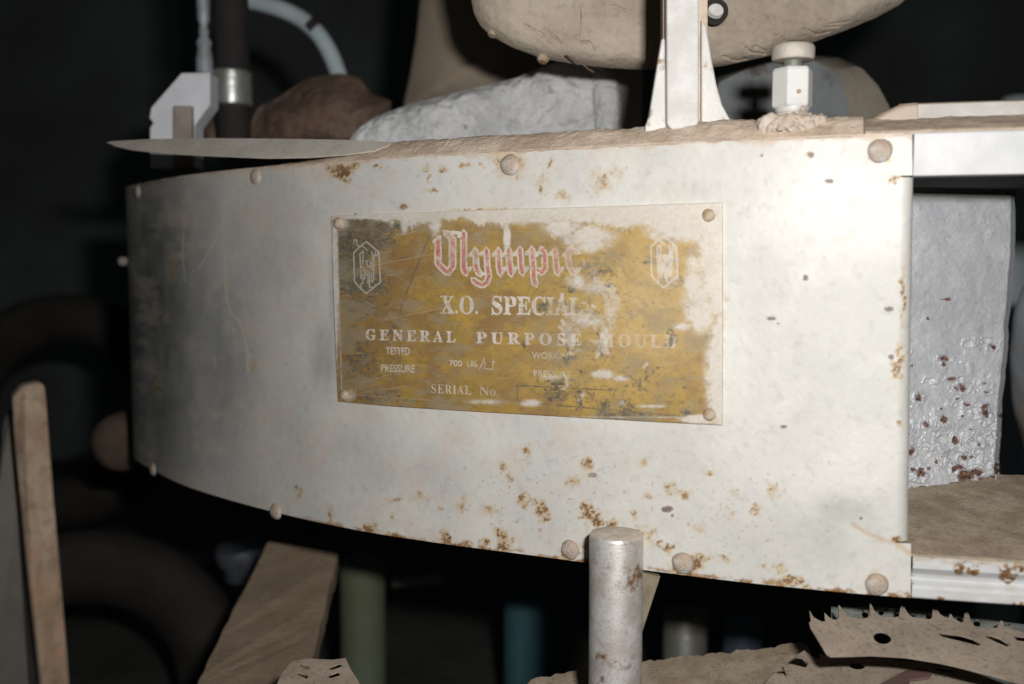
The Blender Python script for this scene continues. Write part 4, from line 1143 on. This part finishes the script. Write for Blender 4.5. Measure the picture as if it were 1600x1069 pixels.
Z3 = lambda pts: [(1180 + x / 3.81, 920 + y / 3.81) for x, y in pts]
ell = lambda cx, cy, rx, ry, rot=0: [(cx + rx * math.cos(t) * math.cos(rot) - ry * math.sin(t) * math.sin(rot), cy + rx * math.cos(t) * math.sin(rot) + ry * math.sin(t) * math.cos(rot)) for t in np.linspace(0, 2 * math.pi, 25)[:-1]]
TA = [(322, 128), (345, 165), (372, 184), (400, 197), (416, 194), (412, 142), (438, 168), (466, 184), (488, 184), (500, 172), (495, 97), (506, 104), (520, 128), (545, 156), (582, 174), (640, 178), (672, 172), (684, 160), (681, 86), (690, 90), (708, 128), (735, 160), (770, 168), (830, 170), (856, 164), (868, 95), (882, 98), (900, 132), (925, 165), (955, 174), (1035, 182), (1052, 176), (1058, 112), (1078, 114), (1100, 150), (1128, 170), (1152, 176), (1158, 150), (1168, 152), (1180, 176), (1225, 200), (1240, 198), (1248, 136), (1266, 134), (1284, 190), (1306, 222), (1400, 238), (1440, 232), (1462, 190), (1474, 192), (1484, 228), (1570, 252), (1700, 290),
      (1700, 600), (1430, 522), (1200, 462), (1100, 440), (900, 408), (700, 396), (450, 402), (425, 388), (380, 312), (330, 232), (320, 202), (332, 194)]
pA = [(1265, 955, .550), (1590, 1000, .540), (1400, 1040, .512)]
ta = flat_plate('toothed_plate', pA, Z3(TA), [Z3(ell(757, 293, 54, 35, .2)), Z3([(1088, 272), (1110, 264), (1220, 276), (1300, 300), (1345, 328), (1330, 340), (1250, 318), (1120, 288)]), Z3([(1368, 285), (1400, 278), (1460, 296), (1515, 335), (1500, 345), (1430, 316)]), Z3([(1535, 282), (1600, 285), (1640, 320), (1560, 308)])], .0008, m_blade)
tag(ta, 'dusty brown toothed steel plate with a round hole and two slots, upper of the pair', 'toothed plate', 'toothed plates at the lower right')
TB = [(292, 366), (330, 394), (352, 410), (372, 418), (392, 414), (384, 384), (400, 392), (440, 410), (700, 412), (1000, 440), (1300, 500), (1700, 640), (1700, 760), (100, 760), (60, 560), (118, 500), (165, 505), (190, 530), (175, 478), (160, 460), (215, 448), (300, 470), (318, 446), (280, 405), (240, 400)]
pB = [(1260, 1018, .585), (1590, 1060, .565), (1350, 1080, .548)]
tb = flat_plate('toothed_plate', pB, Z3(TB), [Z3(ell(606, 456, 50, 24, .1)), Z3(ell(1130, 480, 62, 18, .12))], .0016, m_blade)
tag(tb, 'dusty brown toothed steel plate lying lowest at the bottom right edge, half covered', 'toothed plate', 'toothed plates at the lower right')
pC = [(1310, 950, .60), (1590, 975, .585), (1400, 1010, .555)]
TC = [(452, 106), (600, 110), (770, 110), (1020, 134), (1240, 165), (1480, 196), (1700, 225), (1700, 330), (1300, 280), (452, 230)]
hc = [Z3(ell(x, y, r, r * 1.1)) for x, y, r in ((655, 150, 20), (750, 140, 17), (845, 150, 14), (942, 157, 12), (1030, 160, 14), (1130, 180, 13), (1212, 180, 16), (1320, 205, 22))]
tc_ = flat_plate('punched_strip', pC, Z3(TC), hc, .0014, m_bladeblue)
tag(tc_, 'pale blue-grey strip with punched holes behind the teeth at the lower right', 'metal strip')
TD = [(640, 560), (700, 525), (860, 492), (980, 475), (1030, 478), (1050, 500), (1040, 520), (1000, 530), (920, 538), (900, 760), (600, 760)]
td = flat_plate('red_brown_blade', [(1360, 1055, .568), (1450, 1045, .568), (1400, 1085, .54)], Z3(TD), [], .0012, m_bladered)
tag(td, 'reddish brown blade tip lying on the lowest toothed plate', 'blade')

pE = [(470, 1040, .58), (555, 1032, .58), (500, 1070, .555)]
te = flat_plate('slotted_plate', pE, [(440, 1052), (456, 1034), (478, 1029), (520, 1031), (540, 1028), (548, 1046), (560, 1064), (580, 1120), (410, 1120)],
                [[(470, 1036), (484, 1043), (482, 1047), (468, 1041)], [(466, 1050), (482, 1056), (480, 1061), (464, 1054)], [(512, 1045), (530, 1037), (536, 1041), (518, 1047)], [(512, 1056), (528, 1050), (532, 1055), (516, 1060)]], .0006, m_blade)
tag(te, 'small dusty plate with dark slots at the bottom edge under the sloping board', 'plate')


def cylinder(name, x0, x1, ytop, Y, m, label, cat, dome_h=.02, z0=FZ):
    r = (x1 - x0) / 2 * Y / FPX; c = P((x0 + x1) / 2, ytop, Y)
    h = c[2] - z0
    pf = [(r * .96, 0), (r, .004), (r, h - dome_h)] + [(r * math.cos(a), h - dome_h + dome_h * math.sin(a)) for a in np.linspace(.2, 1.45, 7)]
    o = build(name, MB().lathe(pf, (c[0], c[1], z0), (0, 0, 1), 40), m)
    return tag(o, label, cat)


cylinder('gas_cylinder', 530, 602, 868, 1.08, m_green, 'olive green upright cylinder in the dark under the mould', 'cylinder', .012)
cylinder('gas_cylinder', 786, 862, 926, 1.15, m_teal, 'dark teal upright cylinder in the shadow under the mould', 'cylinder', .02)
cylinder('grey_pipe', 1036, 1106, 950, 1.0, m_greypipe, 'blurred shiny grey pipe just right of the pipe leg', 'pipe', .004)
cylinder('blue_pipe', 1130, 1192, 962, 1.1, m_bluepipe, 'dim blue-grey pipe beside the shiny grey pipe', 'pipe', .004)
ft = build('pipe_fitting', MB().lathe([(.02, 0), (.024, .004), (.024, .022), (.029, .024), (.032, .038), (.030, .044), (.01, .046)], P(384, 905, 1.2), (-.1, -.1, 1), 28),
           M('dull blue metal', (0.16, 0.18, 0.22), (0.08, 0.085, 0.10), scale=25, rough=0.5, metal=0.4))
tag(ft, 'dull blue-grey pipe fitting in the dark left of the sloping board', 'fitting')
br = build('metal_bar', MB().tube([P(612, 911, 1.18), P(690, 905, 1.2)], .006), m_greypipe)
tag(br, 'thin pale bar lying between the green and teal cylinders', 'bar')


def torus(name, c, R, r, ax, m, label):
    ax = Vector(ax).normalized(); u = ax.orthogonal().normalized(); w = ax.cross(u)
    V = np.zeros((97, 33, 3))
    for i in range(97):
        a = 2 * math.pi * i / 96; d = u * math.cos(a) + w * math.sin(a)
        for j in range(33):
            b = 2 * math.pi * j / 32
            V[i, j] = Vector(c) + d * (R + r * math.cos(b) * .8) + ax * r * math.sin(b)
    o = grid_mesh(name, V, m); return tag(o, label, 'tyre', 'old tyres in the dark')


torus('old_tyre', P(120, 1090, 1.12), .155, .055, (.3, -.8, .55), m_tyre, 'dim brown tyre lying at the lower left behind the wooden post')
torus('old_tyre', P(100, 640, 1.55), .145, .05, (.1, -1, .25), m_tyre, 'barely visible dark tyre standing left of the mould')
lgx = build('log_end', MB().lathe([(.001, -.012), (.016, -.010), (.026, -.004), (.030, .006), (.030, .14)], P(183, 694, 1.0), (.12, 1, .03), 28),
            M('brown log end', (0.115, 0.082, 0.058), (0.085, 0.06, 0.042), scale=30, rough=0.9))
tag(lgx, 'round brown log end poking out left of the mould', 'log')
